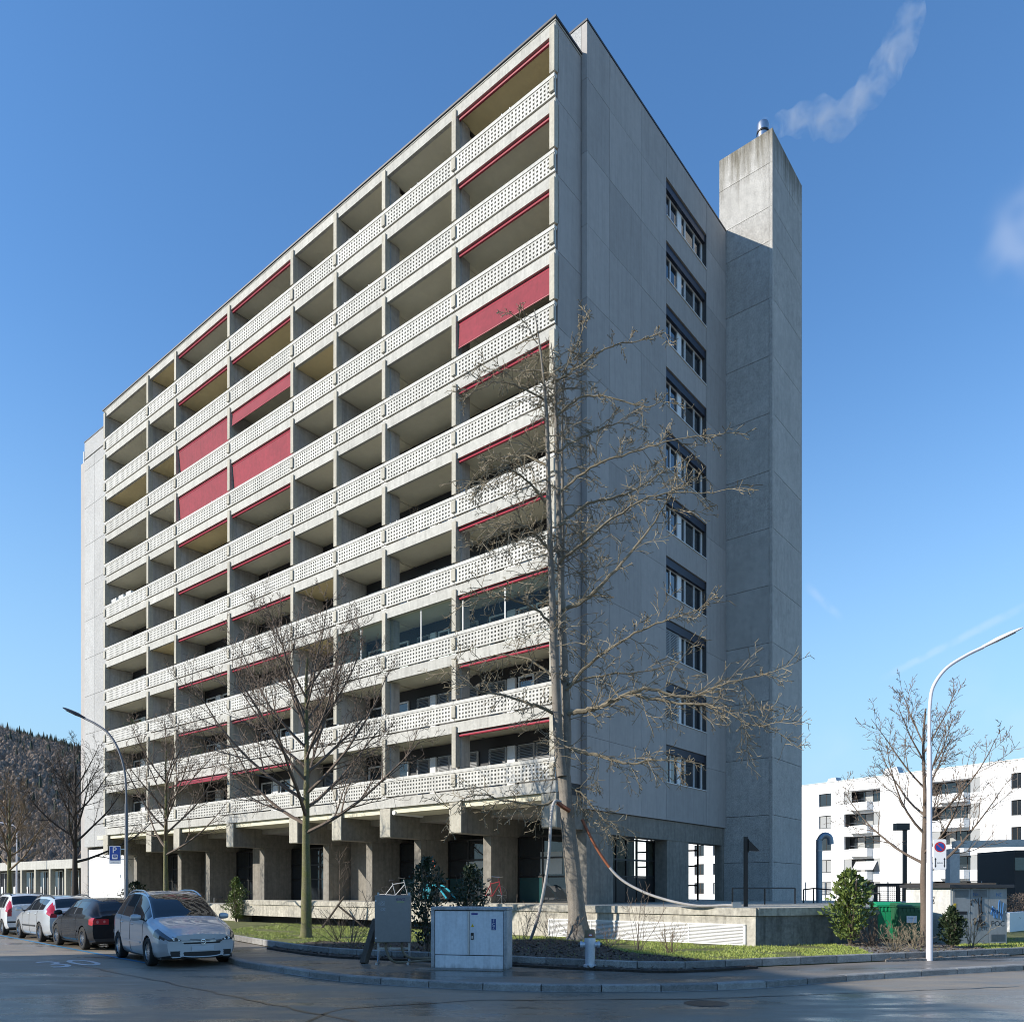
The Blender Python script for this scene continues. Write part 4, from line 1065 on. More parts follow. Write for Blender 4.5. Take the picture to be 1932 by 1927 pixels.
# young tree held by crossed stakes
yt = thing('sapling', 'thin bare sapling between two crossed wooden stakes', 'tree', gp(640, 1746, .14))
b = MB(); b.tube([(0, 0, -.05), (.02, 0, 1.6), (0, .03, 3.2)], [.03, .022, .008], 6)
cfg = dict(seg=[4, 3], wob=[.15, .2], trop=[.1, .05], kids=[4], ratio=[.5], start=[.2], ang=[35], sides=[3, 3], rmin=.004)
r_ = random.Random(5)
for k in range(16):
    a = r_.uniform(0, 6.28); grow(b, r_, Vector((.01, .01, 1.3 + 1.8 * k / 16)), Vector((math.cos(a), math.sin(a), .7)), .8, .01, 0, cfg)
b.build('branches', MAT['twig'], yt, True)
for (a, t_), lab in ((((606, 1752), (650, 1690)), 'wooden stake leaning right across the sapling'), (((690, 1750), (636, 1706)), 'wooden stake leaning left across the sapling')):
    pa = gp(*a, .1); pb = at(*t_, pa.y + .1)
    tag(MB().tube([pa, pb], [.045, .04], 7).build('tree_stake', MAT['wood'], None, True), lab, 'stake', 'stakes holding the sapling')

# ================================================================== parked cars
def paint(name, col, metal=.6, rough=.32): return M(name, col, rough, metal, var=.03, bump=0, coat=1.)
CARGLASS = glass('car_glass', (.012, .014, .016), .015)
TRIM = flat('black_car_trim', (.012, .012, .013), .5); RUB = M('tyre_rubber', (.018, .018, .018), .85, var=.2, bump=.2)
ALLOY = M('alloy_rim', (.62, .63, .65), .28, 1., var=.05, bump=0); CHROME = flat('chrome', (.8, .8, .82), .08, 1.)
REDL = glass('red_tail_glass', (.42, .008, .012), .05); LAMPG = glass('headlight_glass', (.035, .038, .045), .03); PINK = glass('pale_red_lens', (.6, .16, .15), .06); SIL = flat('reflector_silver', (.75, .76, .78), .15, 1.)
PLATE = flat('number_plate', (.55, .56, .58), .4); ORANGE = flat('amber_lens', (.6, .18, .02), .2)
def lerp_tab(tab, d):
    if d <= tab[0][0]: return tab[0][1:]
    for a, b in zip(tab, tab[1:]):
        if d <= b[0]:
            t = (d - a[0]) / (b[0] - a[0]); t2 = t
            return tuple(p + (q - p) * t2 for p, q in zip(a[1:], b[1:]))
    return tab[-1][1:]
def make_car(label, loc_, heading, sp):
    T = thing('parked_car', label, 'car', loc_, math.atan2(heading[1], heading[0]), 'cars parked along the kerb')
    L, tab = sp['L'], sp['tab']              # tab: (d, zbelt, ztop, hw, wtop); d is the distance from the nose
    zb = .19; ns = int(L / .023); segs = [3, 6, 8, 3, 9, 6, 3, 6, 6]
    fa, ra = sp['axles']; wr = sp['wr']; ar = wr * 1.13
    faces = {}                                # part -> (verts, faces)
    def sect(d):
        zbelt, zt, hw, wt = lerp_tab(tab, d)
        ends = min(d, L - d); zbb = zb + .06 * max(0, 1 - ends / .35)
        p = [(hw * .90, zbb), (hw * .975, zbb + .13), (hw, .56 if zbelt > .75 else zbb + .3), (hw * .99, zbelt - .09), (hw * .955, zbelt)]
        z6 = max(zt - .075, zbelt + .004)
        m5 = ((p[4][0] + wt) / 2 + .018, (zbelt + z6) / 2)
        p += [m5, (wt, z6), (wt * .90, max(zt - .025, zbelt + .008)), (wt * .5, zt - .002), (0, zt + .012)]
        return p
    def smooth_tab(d):
        S_ = [(sect(min(L, max(0, d + o))), w) for o, w in ((-.16, 1), (-.08, 2), (0, 3), (.08, 2), (.16, 1))]
        return [(sum(q[k][0] * w for q, w in S_) / 9, sum(q[k][1] * w for q, w in S_) / 9) for k in range(10)]
    tt = []
    for i, n in enumerate(segs):
        for k in range(n): tt.append(i + k / n)
    tt.append(float(len(segs)))
    def P(d, t, pts):
        i = min(int(t), len(segs) - 1); f = t - i
        if i in (4, 5): return pts[i][0] + (pts[i+1][0] - pts[i][0]) * f, pts[i][1] + (pts[i+1][1] - pts[i][1]) * f
        a, b, c, e = pts[max(i-1, 0)], pts[i], pts[i+1], pts[min(i+2, len(pts)-1)]
        if i == len(segs) - 1: e = (-pts[i][0], pts[i][1])
        h = lambda q: b[q] + (c[q] - b[q]) * (3*f*f - 2*f**3) * .5 + .5 * (b[q] * 0 + (.5 * ((c[q]-a[q])*f + (2*a[q]-5*b[q]+4*c[q]-e[q])*f*f + (3*b[q]-a[q]-3*c[q]+e[q])*f**3)))
        return h(0), h(1)
    def addf(part, q):
        v, f, idx = faces.setdefault(part, ([], [], {}))
        ids = []
        for p in q:
            k = (round(p[0], 4), round(p[1], 4), round(p[2], 4))
            if k not in idx: idx[k] = len(v); v.append(p)
            ids.append(idx[k])
        if len(set(ids)) >= 3:
            o = []
            for i in ids:
                if i not in o: o.append(i)
            f.append(tuple(o))
    ds = [L * k / ns for k in range(ns + 1)]
    grid = []
    for d in ds:
        pts = smooth_tab(d); row = []
        for t in tt:
            y, z = P(d, t, pts)
            # plan bulge of nose and tail
            bul = sp.get('bulf', .12) * max(0, 1 - d / .25) ** 2 - sp.get('bulr', .07) * max(0, 1 - (L - d) / .25) ** 2
            x = L / 2 - d + bul * (1 - (y / max(.3, pts[2][0])) ** 2)
            if t < 4:
                for a in (fa, ra):
                    xa = L / 2 - a; dx, dz = x - xa, z - wr; r = math.hypot(dx, dz)
                    if ar - .04 < r < ar + .015 : x, z = xa + dx / r * ar, wr + dz / r * ar
            row.append((x, y, z))
        grid.append(row)
    for i in range(ns):
        for k in range(len(tt) - 1):
            t = (tt[k] + tt[k + 1]) / 2; d = (ds[i] + ds[i + 1]) / 2
            q = [grid[i][k], grid[i + 1][k], grid[i + 1][k + 1], grid[i][k + 1]]
            cx = sum(p[0] for p in q) / 4; cz = sum(p[2] for p in q) / 4; cy = sum(p[1] for p in q) / 4
            if t < 4 and any(math.hypot(cx - (L / 2 - a), cz - wr) < ar - .012 for a in (fa, ra)): continue
            part = sp['cls'](d, t, cy, cz)
            for s in (1, -1):
                qq = [(p[0], p[1] * s, p[2]) for p in q]
                if s < 0: qq = qq[::-1]
                pn = part + ('' if part in ('body', 'trim', 'windscreen', 'rear_window') else ('|l' if s > 0 else '|r'))
                addf(pn, qq)
    for end in (0, ns):                       # nose and tail faces
        row = grid[end]; n = 84; tf = [len(segs) * k / 90 for k in range(91)]
        pts = smooth_tab(ds[end])
        G = []
        for k, t in enumerate(tf):
            y, z = P(ds[end], t, pts); line = []
            for m in range(n + 1):
                yy = y * (2 * m / n - 1)
                b = (sp.get('bulf', .12) if end == 0 else -sp.get('bulr', .07))
                x = (L / 2 if end == 0 else -L / 2) + b * (1 - (yy / max(.3, pts[2][0])) ** 2)
                line.append((x, yy, z))
            G.append(line)
        for k in range(len(tf) - 1):
            for m in range(n):
                q = [G[k][m], G[k][m + 1], G[k + 1][m + 1], G[k + 1][m]]
                if end: q = q[::-1]
                cy = sum(p[1] for p in q) / 4; cz = sum(p[2] for p in q) / 4
                part = (sp['front'] if end == 0 else sp['rear'])(abs(cy), cz)
                if part in ('headlight', 'tail_light'): part += '|l' if cy > 0 else '|r'
                addf(part, q)
    mats = dict(body=sp['paint'], trim=TRIM, windscreen=CARGLASS, rear_window=CARGLASS, side_window=CARGLASS, quarter_window=CARGLASS, rear_side_window=CARGLASS, headlight=LAMPG, tail_light=REDL, grille=TRIM, air_intake=TRIM, number_plate=PLATE, bumper=sp.get('bumper', sp['paint']))
    for pn, (v, f, _) in faces.items():
        nm = pn.split('|')[0]; mb = MB(); mb.v, mb.f = v, f
        o = mb.build(nm, mats[nm], T, 50)
        if nm in ('headlight',):
            s = 1 if pn.endswith('l') else -1
            for (dx, dy, dz, rr_) in sp.get('bulbs', []):
                MB().lathe([(rr_, 0), (rr_ * .9, .02), (rr_ * .45, -.03), (.0, -.035)][::1], 14, (L / 2 - dx, s * dy, dz), 'x').build('lamp_reflector', SIL, o, True)
    for (dx, dy, dz, rr_) in sp.get('tails', []):
        for s in (1, -1): MB().lathe([(.0, -.006), (rr_ * .8, -.004), (rr_, .01), (.0, .012)], 14, (-L / 2 - dx, s * dy, dz), 'x').build('rear_lens', PINK, T, True)
    # underside and wheel arches
    MB().box(-L / 2 + .25, L / 2 - .25, -tab[len(tab) // 2][3] * .86, tab[len(tab) // 2][3] * .86, .17, .42).build('underbody', TRIM, T)
    hw = max(t_[3] for t_ in tab); wy = hw - .105
    tyre = MB().lathe([(wr * .64, -.095), (wr * .9, -.105), (wr * .985, -.085), (wr, -.05), (wr, .05), (wr * .985, .085), (wr * .9, .105), (wr * .64, .095)], 28, (0, 0, 0), 'y', cap=False).mesh('tyre', RUB, True)
    rim = MB(); rr_ = wr * .66
    rim.lathe([(rr_, -.09), (rr_ * 1.0, .075), (rr_ * .93, .085), (rr_ * .9, .05), (rr_ * .88, -.02)], 28, (0, 0, 0), 'y', cap=False)
    rim.lathe([(.0, .07), (.05, .068), (.06, .05), (.06, .0)], 12, (0, 0, 0), 'y')
    nsp = sp.get('spokes', 10); sw = sp.get('spw', .03)
    for k in range(nsp):
        a = 2 * math.pi * k / nsp; c, s = math.cos(a), math.sin(a)
        rim.beam((c * .04, -.055, s * .04), (c * rr_ * .93, -.06, s * rr_ * .93), sw, .03, (0, 1, 0))
    rimm = rim.mesh('rim', sp.get('rimmat', ALLOY), True)
    disc = MB().lathe([(rr_ * .9, .0), (.0, .01)], 20, (0, 0, 0), 'y').mesh('brake_disc', TRIM)
    for a in (fa, ra):
        for s in (1, -1):
            w_ = put('wheel', tyre, T, (L / 2 - a, s * wy, wr), 0 if s > 0 else math.pi)
            w_.rotation_euler = (0, 0, math.pi if s > 0 else 0)
            put('rim', rimm, w_); put('brake_disc', disc, w_)
            sg = s
            m = MB(); n = 14                   # dark arch lining
            for k in range(n + 1):
                an = math.pi * (k / n) * 1.16 - .25
                for yy in (wy - .16, hw * .985):
                    m.v.append((L / 2 - a + math.cos(an) * ar * 1.0, sg * yy, max(.16, wr + math.sin(an) * ar)))
            for k in range(n): m.f.append((2*k, 2*k+1, 2*k+3, 2*k+2))
            m.build('wheel_arch', TRIM, T)
    # mirrors
    md = sp['mirror']; zbelt = lerp_tab(tab, md)[0]
    for s in (1, -1):
        m = MB().lathe([(.0, -.11), (.05, -.10), (.075, -.03), (.08, .06), (.055, .11), (.0, .12)], 10, (0, 0, 0), 'y')
        m.v = [(x * .75 - .01 * abs(y), y, z * 1.0) for x, y, z in m.v]
        mo = m.build('mirror', sp['paint'], T, True, (L / 2 - md, s * (hw + .10), zbelt + .09))
        MB().beam((0, -s * .2, -.06), (0, -s * .02, -.03), .05, .035).build('mirror_foot', TRIM, mo)
    for d_, z_ in sp.get('handles', []):
        for s in (1, -1):
            MB().tube([(L / 2 - d_ - .09, s * (hw * .985 + .004), z_), (L / 2 - d_ - .05, s * (hw * .985 + .022), z_), (L / 2 - d_ + .05, s * (hw * .985 + .022), z_), (L / 2 - d_ + .09, s * (hw * .985 + .004), z_)], .014, 6).build('door_handle', sp.get('handlemat', sp['paint']), T, True)
    for d_ in sp.get('seams', []):
        for s in (1, -1):
            pts = smooth_tab(d_); ln = []
            for k in range(22):
                t = .4 + (4.0 - .4) * k / 21; y, z = P(d_, t, pts); ln.append((L / 2 - d_, s * (y + .0005), z))
            if all(math.hypot(L / 2 - d_ - (L / 2 - a), .6 - wr) > .1 for a in (fa, ra)): MB().tube(ln, .006, 4).build('door_seam', TRIM, T)
    if sp.get('strip'):
        z_, a_, b_ = sp['strip']
        for s in (1, -1): MB().beam((L / 2 - a_, s * (hw + .004), z_), (L / 2 - b_, s * (hw + .004), z_ + .01), .018, .045).build('side_strip', sp.get('stripmat', TRIM), T)
    if sp.get('rails'):
        a_, b_ = sp['rails']
        for s in (1, -1):
            ln = []
            for k in range(13):
                d_ = a_ + (b_ - a_) * k / 12; zt, wt = lerp_tab(tab, d_)[1], lerp_tab(tab, d_)[3]
                ln.append((L / 2 - d_, s * (wt * .93), zt - .035 + .05 * min(1, 5 * min(k, 12 - k) / 12)))
            MB().tube(ln, .02, 7).build('roof_rail', sp.get('railmat', sp['paint']), T, True)
    if sp.get('aerial'):
        MB().tube([(-L / 2 + .55, 0, lerp_tab(tab, L - .55)[1]), (-L / 2 + .45, 0, lerp_tab(tab, L - .55)[1] + .2)], .006, 4).build('aerial', TRIM, T)
    return T
# --- silver minivan, nose towards the viewer
silver = paint('silver_paint', (.47, .48, .50), .25, .38); white = paint('pale_silver_paint', (.62, .64, .65), .5, .3); black = M('black_paint', (.005, .0055, .007), .5, .0, var=.03, bump=0, coat=.7, spec=.1); whitep = paint('white_paint', (.72, .73, .74), .1, .3)
tabZ = [(0, .60, .70, .68, .55), (.08, .66, .78, .78, .62), (.22, .72, .86, .85, .68), (.45, .80, .93, .885, .72), (.8, .90, 1.01, .90, .74), (1.02, .965, 1.06, .905, .75), (1.3, .985, 1.24, .905, .71), (1.65, 1.0, 1.44, .905, .665), (2.0, 1.015, 1.575, .905, .635), (2.5, 1.03, 1.635, .905, .63), (3.2, 1.05, 1.64, .90, .625), (3.9, 1.08, 1.59, .89, .60), (4.2, 1.09, 1.50, .87, .585), (4.36, 1.07, 1.22, .84, .63), (4.5, .98, 1.05, .78, .62)]
tabZ = [(d, b, z + (.05 if z > 1.4 else .03 if z > 1.2 else 0), h, w) for d, b, z, h, w in tabZ]
def clsZ(d, t, y, z):
    if 1.06 < d < 2.0 and t > 6.45: return 'windscreen'
    if 4.05 < d < 4.38 and t > 6.6 and z > 1.12: return 'rear_window'
    if 4.15 < t < 5.95:
        if 1.18 < d < 1.50: return 'quarter_window' if z > lerp_tab(tabZ, d)[0] + .03 else 'trim'
        if 1.55 < d < 2.42: return 'side_window'
        if 2.50 < d < 3.38: return 'rear_side_window'
        if 3.46 < d < 4.08: return 'rear_side_window'
        if 1.5 <= d <= 3.46: return 'trim'
    if d < .50 and .60 + .16 * d < z < .74 + .22 * d and 2.2 < t < 5.4: return 'headlight'
    if d > 4.2 and .75 < z < 1.05 and t < 4: return 'tail_light'
    if t < .35 : return 'trim'
    return 'body'
def frontZ(y, z):
    if y > .44 and .585 < z < .60 + .55 * (y - .42): return 'headlight'
    if y < .43 - .5 * max(0, .60 - z) and .52 < z < .60: return 'grille'
    if y < .40 and .24 < z < .345: return 'air_intake'
    if y > .47 and .25 < z < .375 and y < .66: return 'air_intake'
    if z < .215: return 'trim'
    return 'body'
def rearG(y, z): return 'body'
hd1 = Vector((.63, -.777, 0)).normalized(); right1 = Vector((hd1.y, -hd1.x, 0))      # right-hand side of car
fr = Vector((-8.17, 17.83, 0)); LZ = 4.5
axm = (.93 + 3.66) / 2
c1 = fr + Vector((-right1.x, -right1.y, 0)) * .80 - hd1 * (LZ / 2 - .93)
spZ = dict(L=LZ, tab=tabZ, axles=(.93, 3.66), wr=.325, cls=clsZ, front=frontZ, rear=rearG, paint=silver, mirror=1.45, handles=[(2.25, .90), (3.25, .93)], seams=[1.32, 2.46, 3.42], strip=(.50, 1.5, 3.2), stripmat=silver, rails=(1.9, 4.05), bulbs=[(-.045, .585, .64, .042), (-.075, .50, .62, .026)], spokes=12, spw=.022, bulf=.13)
car1 = make_car('silver minivan parked nose out at the front of the row of cars', c1, hd1, spZ)
# nose details of the minivan
xn = LZ / 2 + .13
bar = MB()
for k in range(12):
    y0, y1 = -.44 + .88 * k / 12, -.44 + .88 * (k + 1) / 12
    f_ = lambda y: LZ / 2 + .13 * (1 - (y / .68) ** 2) + .006
    bar.beam((f_(y0), y0, .575), (f_(y1), y1, .575), .016, .028)
bar.build('grille_bar', CHROME, car1)
em = MB(); R_ = .052
em.tube([(xn + .02, R_ * math.cos(a), .57 + R_ * math.sin(a)) for a in [2 * math.pi * k / 20 for k in range(21)]], .009, 6)
em.tube([(xn + .02, -.05, .578), (xn + .02, .012, .586), (xn + .02, -.012, .554), (xn + .02, .05, .562)], [.003, .008, .008, .003], 5)
em.build('emblem', CHROME, car1, True)
MB().box(xn - .012, xn + .012, -.24, .24, .375, .475).build('number_plate', PLATE, car1)
for (y0, y1) in ((-.42, .42),):
    ln = []
    for k in range(15):
        y = y0 + (y1 - y0) * k / 14; ln.append((LZ / 2 + .13 * (1 - (y / .68) ** 2) + .004, y, .235 + .03 * (abs(y) / .42) ** 3))
    MB().tube(ln, .014, 6).build('bumper_lip', silver, car1, True)
for s in (1, -1):
    ln = [(LZ / 2 + .13 * (1 - (y / .68) ** 2) + .003, s * y, z) for y, z in ((.42, .27), (.47, .24), (.55, .235), (.62, .235))]
    MB().tube(ln, .012, 6).build('bumper_lip', silver, car1, True)
wip = MB()
wip.tube([(LZ / 2 - 1.06, -.1, 1.075), (LZ / 2 - 1.12, -.62, 1.10)], .01, 4); wip.build('wiper', TRIM, car1)
MB().tube([(LZ / 2 - 1.06, .45, 1.075), (LZ / 2 - 1.12, -.05, 1.10)], .01, 4).build('wiper', TRIM, car1)
ln = []
for k in range(17):
    y = -.62 + 1.24 * k / 16; ln.append((LZ / 2 + .135 * (1 - (y / .68) ** 2) - .03 * (y / .62) ** 2, y, .615 + .075 * (abs(y) / .62) ** 2))
MB().tube(ln, .006, 4).build('bonnet_gap', TRIM, car1)

# --- cars seen from behind
def wheel_point(px, off=.14):                 # on the wheel line beside the blue paint line
    k = (px - CX) / FPX; A = L0 + SN * off
    t = (k * A.y - A.x) / (SD.x - k * SD.y); return A + SD * t
def place(px_rear, sp, hd):                   # roadside rear wheel at that column
    w = wheel_point(px_rear); hd = Vector((*hd, 0)).normalized(); right = Vector((hd.y, -hd.x, 0))
    hw = max(t[3] for t in sp['tab'])
    return w + right * (hw - .02) + hd * (sp['axles'][1] - sp['L'] / 2), hd
tabG = [(0, .55, .64, .66, .5), (.1, .62, .74, .78, .6), (.3, .70, .83, .84, .66), (.9, .86, .96, .87, .7), (1.15, .92, 1.02, .88, .71), (1.5, .94, 1.22, .88, .66), (1.95, .96, 1.41, .88, .61), (2.5, .98, 1.475, .88, .60), (3.2, .99, 1.47, .88, .60), (3.62, 1.0, 1.43, .87, .58), (3.85, 1.0, 1.36, .86, .57), (4.05, .96, 1.08, .84, .62), (4.2, .90, .96, .79, .6)]
def clsG(d, t, y, z):
    if 1.2 < d < 1.95 and t > 6.45: return 'windscreen'
    if 3.72 < d < 4.04 and t > 6.5 and z > 1.03: return 'rear_window'
    if 4.15 < t < 5.9:
        if 1.35 < d < 2.55: return 'side_window'
        if 2.62 < d < 3.42 - .25 * max(0, 5 - t): return 'rear_side_window'
        if 2.5 < d < 2.65: return 'trim'
    if d < .5 and .58 < z < .78 and t > 2.4 and t < 6: return 'headlight'
    if d > 3.96 and .72 < z < .92 - .3 * max(0, 4.1 - d) and 2.4 < t < 4.7: return 'tail_light'
    if t < .35: return 'trim'
    return 'body'
def rG(y, z):
    if y > .40 and .73 + .1 * max(0, .5 - y) < z < .885: return 'tail_light'
    if y < .27 and .50 < z < .60: return 'number_plate'
    if z < .34: return 'trim'
    return 'body'
def fG(y, z): return 'headlight' if y > .45 and z > .55 else 'body'
spG = dict(L=4.2, tab=tabG, axles=(.88, 3.46), wr=.325, cls=clsG, front=fG, rear=rG, paint=black, mirror=1.5, handles=[(2.75, .84)], seams=[1.45, 2.85], strip=(.50, 1.5, 3.0), stripmat=black, spokes=10, spw=.02, aerial=True, bumper=black, tails=[(.018, .66, .805, .06), (.040, .50, .81, .045)])
p_, h_ = place(155, spG, (-.70, .714)); make_car('black hatchback with red tail lights parked behind the silver minivan', p_, h_, spG)
tabF = [(0, .55, .64, .66, .5), (.1, .62, .76, .78, .6), (.3, .72, .85, .85, .66), (.95, .88, .98, .885, .7), (1.15, .93, 1.03, .89, .71), (1.55, .95, 1.25, .89, .66), (2.0, .98, 1.44, .89, .62), (2.6, 1.0, 1.515, .89, .61), (3.4, 1.02, 1.51, .885, .60), (4.0, 1.04, 1.46, .875, .59), (4.22, 1.03, 1.36, .86, .60), (4.38, .98, 1.10, .84, .66), (4.5, .92, .99, .79, .64)]
def clsF(d, t, y, z):
    if 1.2 < d < 2.0 and t > 6.45: return 'windscreen'
    if 4.08 < d < 4.39 and t > 6.6 and z > 1.04: return 'rear_window'
    if 4.15 < t < 5.9:
        if 1.38 < d < 2.3: return 'side_window'
        if 2.38 < d < 3.25: return 'rear_side_window'
        if 3.33 < d < 3.85: return 'rear_side_window'
        if 2.2 < d < 3.4: return 'trim'
        if d > 4.1: return 'tail_light'
    if d < .5 and .58 < z < .80 and t > 2.4 and t < 6: return 'headlight'
    if d > 4.25 and .84 < z and 3 < t < 6.4: return 'tail_light'
    if t < .35: return 'trim'
    return 'body'
def rF(y, z):
    if y > .60 and .80 < z: return 'tail_light'
    if y < .27 and .68 < z < .79: return 'number_plate'
    if z < .30: return 'trim'
    return 'body'
spF = dict(L=4.5, tab=tabF, axles=(.88, 3.54), wr=.318, cls=clsF, front=fG, rear=rF, paint=white, mirror=1.5, handles=[(2.2, .90), (3.1, .91)], seams=[1.42, 2.34, 3.3], strip=(.50, 1.5, 3.1), rails=(1.95, 4.0), railmat=TRIM, spokes=7, spw=.07, rimmat=SIL)
p_, h_ = place(74, spF, (-.70, .714)); make_car('pale silver estate car with tall tail lights, third in the parked row', p_, h_, spF)
tabP = [(0, .58, .70, .62, .5), (.1, .66, .80, .72, .58), (.3, .76, .90, .78, .62), (.7, .90, 1.0, .80, .66), (.9, .95, 1.06, .80, .66), (1.2, .97, 1.30, .80, .62), (1.5, .98, 1.48, .80, .585), (2.0, .99, 1.555, .80, .58), (2.8, 1.0, 1.55, .80, .58), (3.3, 1.0, 1.50, .79, .57), (3.45, .99, 1.25, .78, .62), (3.55, .92, 1.02, .74, .6)]
def clsP(d, t, y, z):
    if .95 < d < 1.5 and t > 6.45: return 'windscreen'
    if 3.28 < d < 3.5 and t > 6.6 and z > 1.06: return 'rear_window'
    if 4.15 < t < 5.9:
        if 1.1 < d < 1.95: return 'side_window'
        if 2.03 < d < 2.7: return 'rear_side_window'
        if 2.78 < d < 3.1: return 'rear_side_window'
        if 1.9 < d < 2.8: return 'trim'
        if d > 3.3: return 'tail_light'
    if d > 3.36 and .78 < z and 3 < t < 6.5: return 'tail_light'
    if t < .35: return 'trim'
    return 'body'
def rP(y, z):
    if y > .60 and .72 < z: return 'tail_light'
    if y < .27 and .60 < z < .71: return 'number_plate'
    if z < .30 or .47 < z < .52: return 'trim'
    return 'body'
spP = dict(L=3.55, tab=tabP, axles=(.62, 2.92), wr=.29, cls=clsP, front=fG, rear=rP, paint=whitep, mirror=1.15, handles=[(1.85, .88), (2.6, .88)], seams=[1.0, 1.98, 2.74], rails=(1.4, 3.2), railmat=TRIM, spokes=9, spw=.05, aerial=True)
p_, h_ = place(4, spP, (-.70, .714)); make_car('small white car cut by the left picture edge', p_, h_, spP)

# ================================================================== street furniture
def gooseneck(name, label, base, pole_top, arm, head_dir, r0, mat_p, mat_h, hl=.75):
    t = thing(name, label, 'street lamp', base)
    p = MB(); p.tube([(0, 0, -.02), (0, 0, pole_top * .28), (0, 0, pole_top * .285), (0, 0, pole_top * .62)], [r0 * 1.15, r0 * 1.1, r0 * .95, r0 * .9], 14)
    p.build('pole', mat_p, t, True)
    h = Vector((*head_dir, 0)).normalized()
    pts = [Vector((0, 0, pole_top * .615))] + [Vector((h.x * a, h.y * a, z)) for a, z in arm]
    p = MB().tube(curve_pts(pts, 6), r0 * .62, 10); p.build('arm', mat_p, t, True)
    e = pts[-1]; d = (pts[-1] - pts[-2]).normalized(); up = d.cross(Vector((-h.y, h.x, 0))).normalized()
    if up.z < 0: up = -up
    sd = d.cross(up)
    m = MB(); prof = [(0, .045, .05), (.12, .06, .055), (.28, .13, .07), (.52, .15, .06), (.72, .12, .04), (.80, .06, .02)]
    o = len(m.v)
    for s, w, q in prof:
        for k in range(10):
            a = 2 * math.pi * k / 10; c, si = math.cos(a), math.sin(a)
            v = e + d * (s * hl / .8) + sd * (c * w) + up * (si * q if si > 0 else si * q * .55); m.v.append(tuple(v))
    for i in range(len(prof) - 1):
        for k in range(10): m.f.append((o+i*10+k, o+i*10+(k+1)%10, o+(i+1)*10+(k+1)%10, o+(i+1)*10+k))
    m.f.append(tuple(range(o + 9, o - 1, -1))); m.f.append(tuple(o + 50 + k for k in range(10)))
    ho = m.build('lamp_head', mat_h, t, True)
    c0 = e + d * (.45 * hl / .8) - up * .034
    MB().beam(c0 - d * .2, c0 + d * .2, .16, .012, up).build('lens', CARGLASS, ho)
    return t
b1 = gp(238.5, 1776, .1)
gooseneck('street_lamp', 'curved street lamp with dark head beside the far tower end', b1, 6.85, [(.05, 5.2), (.28, 5.95), (.62, 6.45), (1.05, 6.75), (1.42, 6.93)], (-1, .15), .055, M('dark_grey_lamp_paint', (.17, .18, .20), .45, .3, var=.1, bump=0), MAT['lampdark'], .8)
b2 = gp(1753.5, 1811, .1)
gooseneck('street_lamp', 'white curved street lamp post at the right kerb', b2, 7.9, [(.0, 5.4), (.01, 5.8), (.08, 6.25), (.36, 6.66), (.79, 6.95), (1.2, 7.15)], (1, -.05), .062, MAT['polewhite'], MAT['polewhite'], .95)
b3 = at(31.5, 1690, 62); b3.z = 0
gooseneck('street_lamp', 'small grey street lamp before the low wing at the left edge', b3, 7.0, [(.0, 6.2), (-.0, 6.5), (.35, 6.75), (.9, 6.85)], (-1, 0), .07, MAT['polewhite'], MAT['polewhite'], .7)
BLUE = flat('sign_blue', (.015, .06, .30), .4); WHT = flat('sign_white', (.75, .76, .77), .4); REDS = flat('sign_red', (.45, .02, .03), .4); DK = flat('sign_black', (.01, .01, .012), .4)
def sign(name, label, centre, w, h, face=(0, -1)):
    t = thing(name, label, 'sign', centre, math.atan2(face[1], face[0]) + math.pi / 2)
    return t                                # local -y faces the viewer
s1c = at(217, 1612, b1.y - .05)
s1 = sign('parking_sign', 'blue parking sign with white letter on the left lamp post', s1c, 0, 0, (.12, -1))
pw, ph = .33, .56
def rrect(w, h, r, n=4):
    pts = []
    for cx, cy, a0 in ((w/2-r, h/2-r, 0), (-w/2+r, h/2-r, 90), (-w/2+r, -h/2+r, 180), (w/2-r, -h/2+r, 270)):
        for k in range(n + 1): a = R(a0 + 90 * k / n); pts.append((cx + r * math.cos(a), cy + r * math.sin(a)))
    return pts
def plate(pts, y0, y1): return MB().extr([(x, y0, z) for x, z in pts][::1], (0, y1 - y0, 0))
plate(rrect(pw, ph, .03), -.012, .012).build('sign_board', WHT, s1)
plate([(x, z + .05) for x, z in rrect(pw - .03, ph - .135, .015)], -.0155, -.0125).build('blue_field', BLUE, s1)
FX = lambda c: frame(c, (1, 0, 0), (0, 0, 1))
text('letter', 'P', .26, WHT, FX((-.01, -.018, .14)), s1)
plate([(x, z - .055) for x, z in rrect(.16, .14, .01)], -.0185, -.016).build('disc_symbol', WHT, s1)
plate([(x, z - .04) for x, z in rrect(.12, .07, .005)], -.0205, -.019).build('disc_window', BLUE, s1)
MB().tube([(-.05, -.022, -.07), (0, -.022, -.03), (.05, -.022, -.07)], .005, 4).build('disc_roof', WHT, s1)
text('small_print', 'mit Parkscheibe', .035, DK, FX((0, -.014, -.235)), s1)
for z in (.18, -.12): MB().beam((.1, .0, z), (b1.x - s1c.x + .02, .08, z), .02, .03).build('bracket', MAT['steel'], s1)
s2c = at(1773, 1611, b2.y - .09)
s2 = sign('no_parking_sign', 'white sign with round no parking symbol on the right lamp post', s2c, 0, 0, (-.15, -1))
pw, ph = .27, .69
plate(rrect(pw, ph, .03), -.012, .012).build('sign_board', WHT, s2)
def disc(r, y0, y1, z): return MB().lathe([(0, y0), (r, y0), (r, y1), (0, y1)], 26, (0, 0, z), 'y')
plate([(.118 * math.cos(a) , .17 + .118 * math.sin(a)) for a in [2 * math.pi * k / 28 for k in range(28)]], -.0155, -.0125).build('red_ring', REDS, s2)
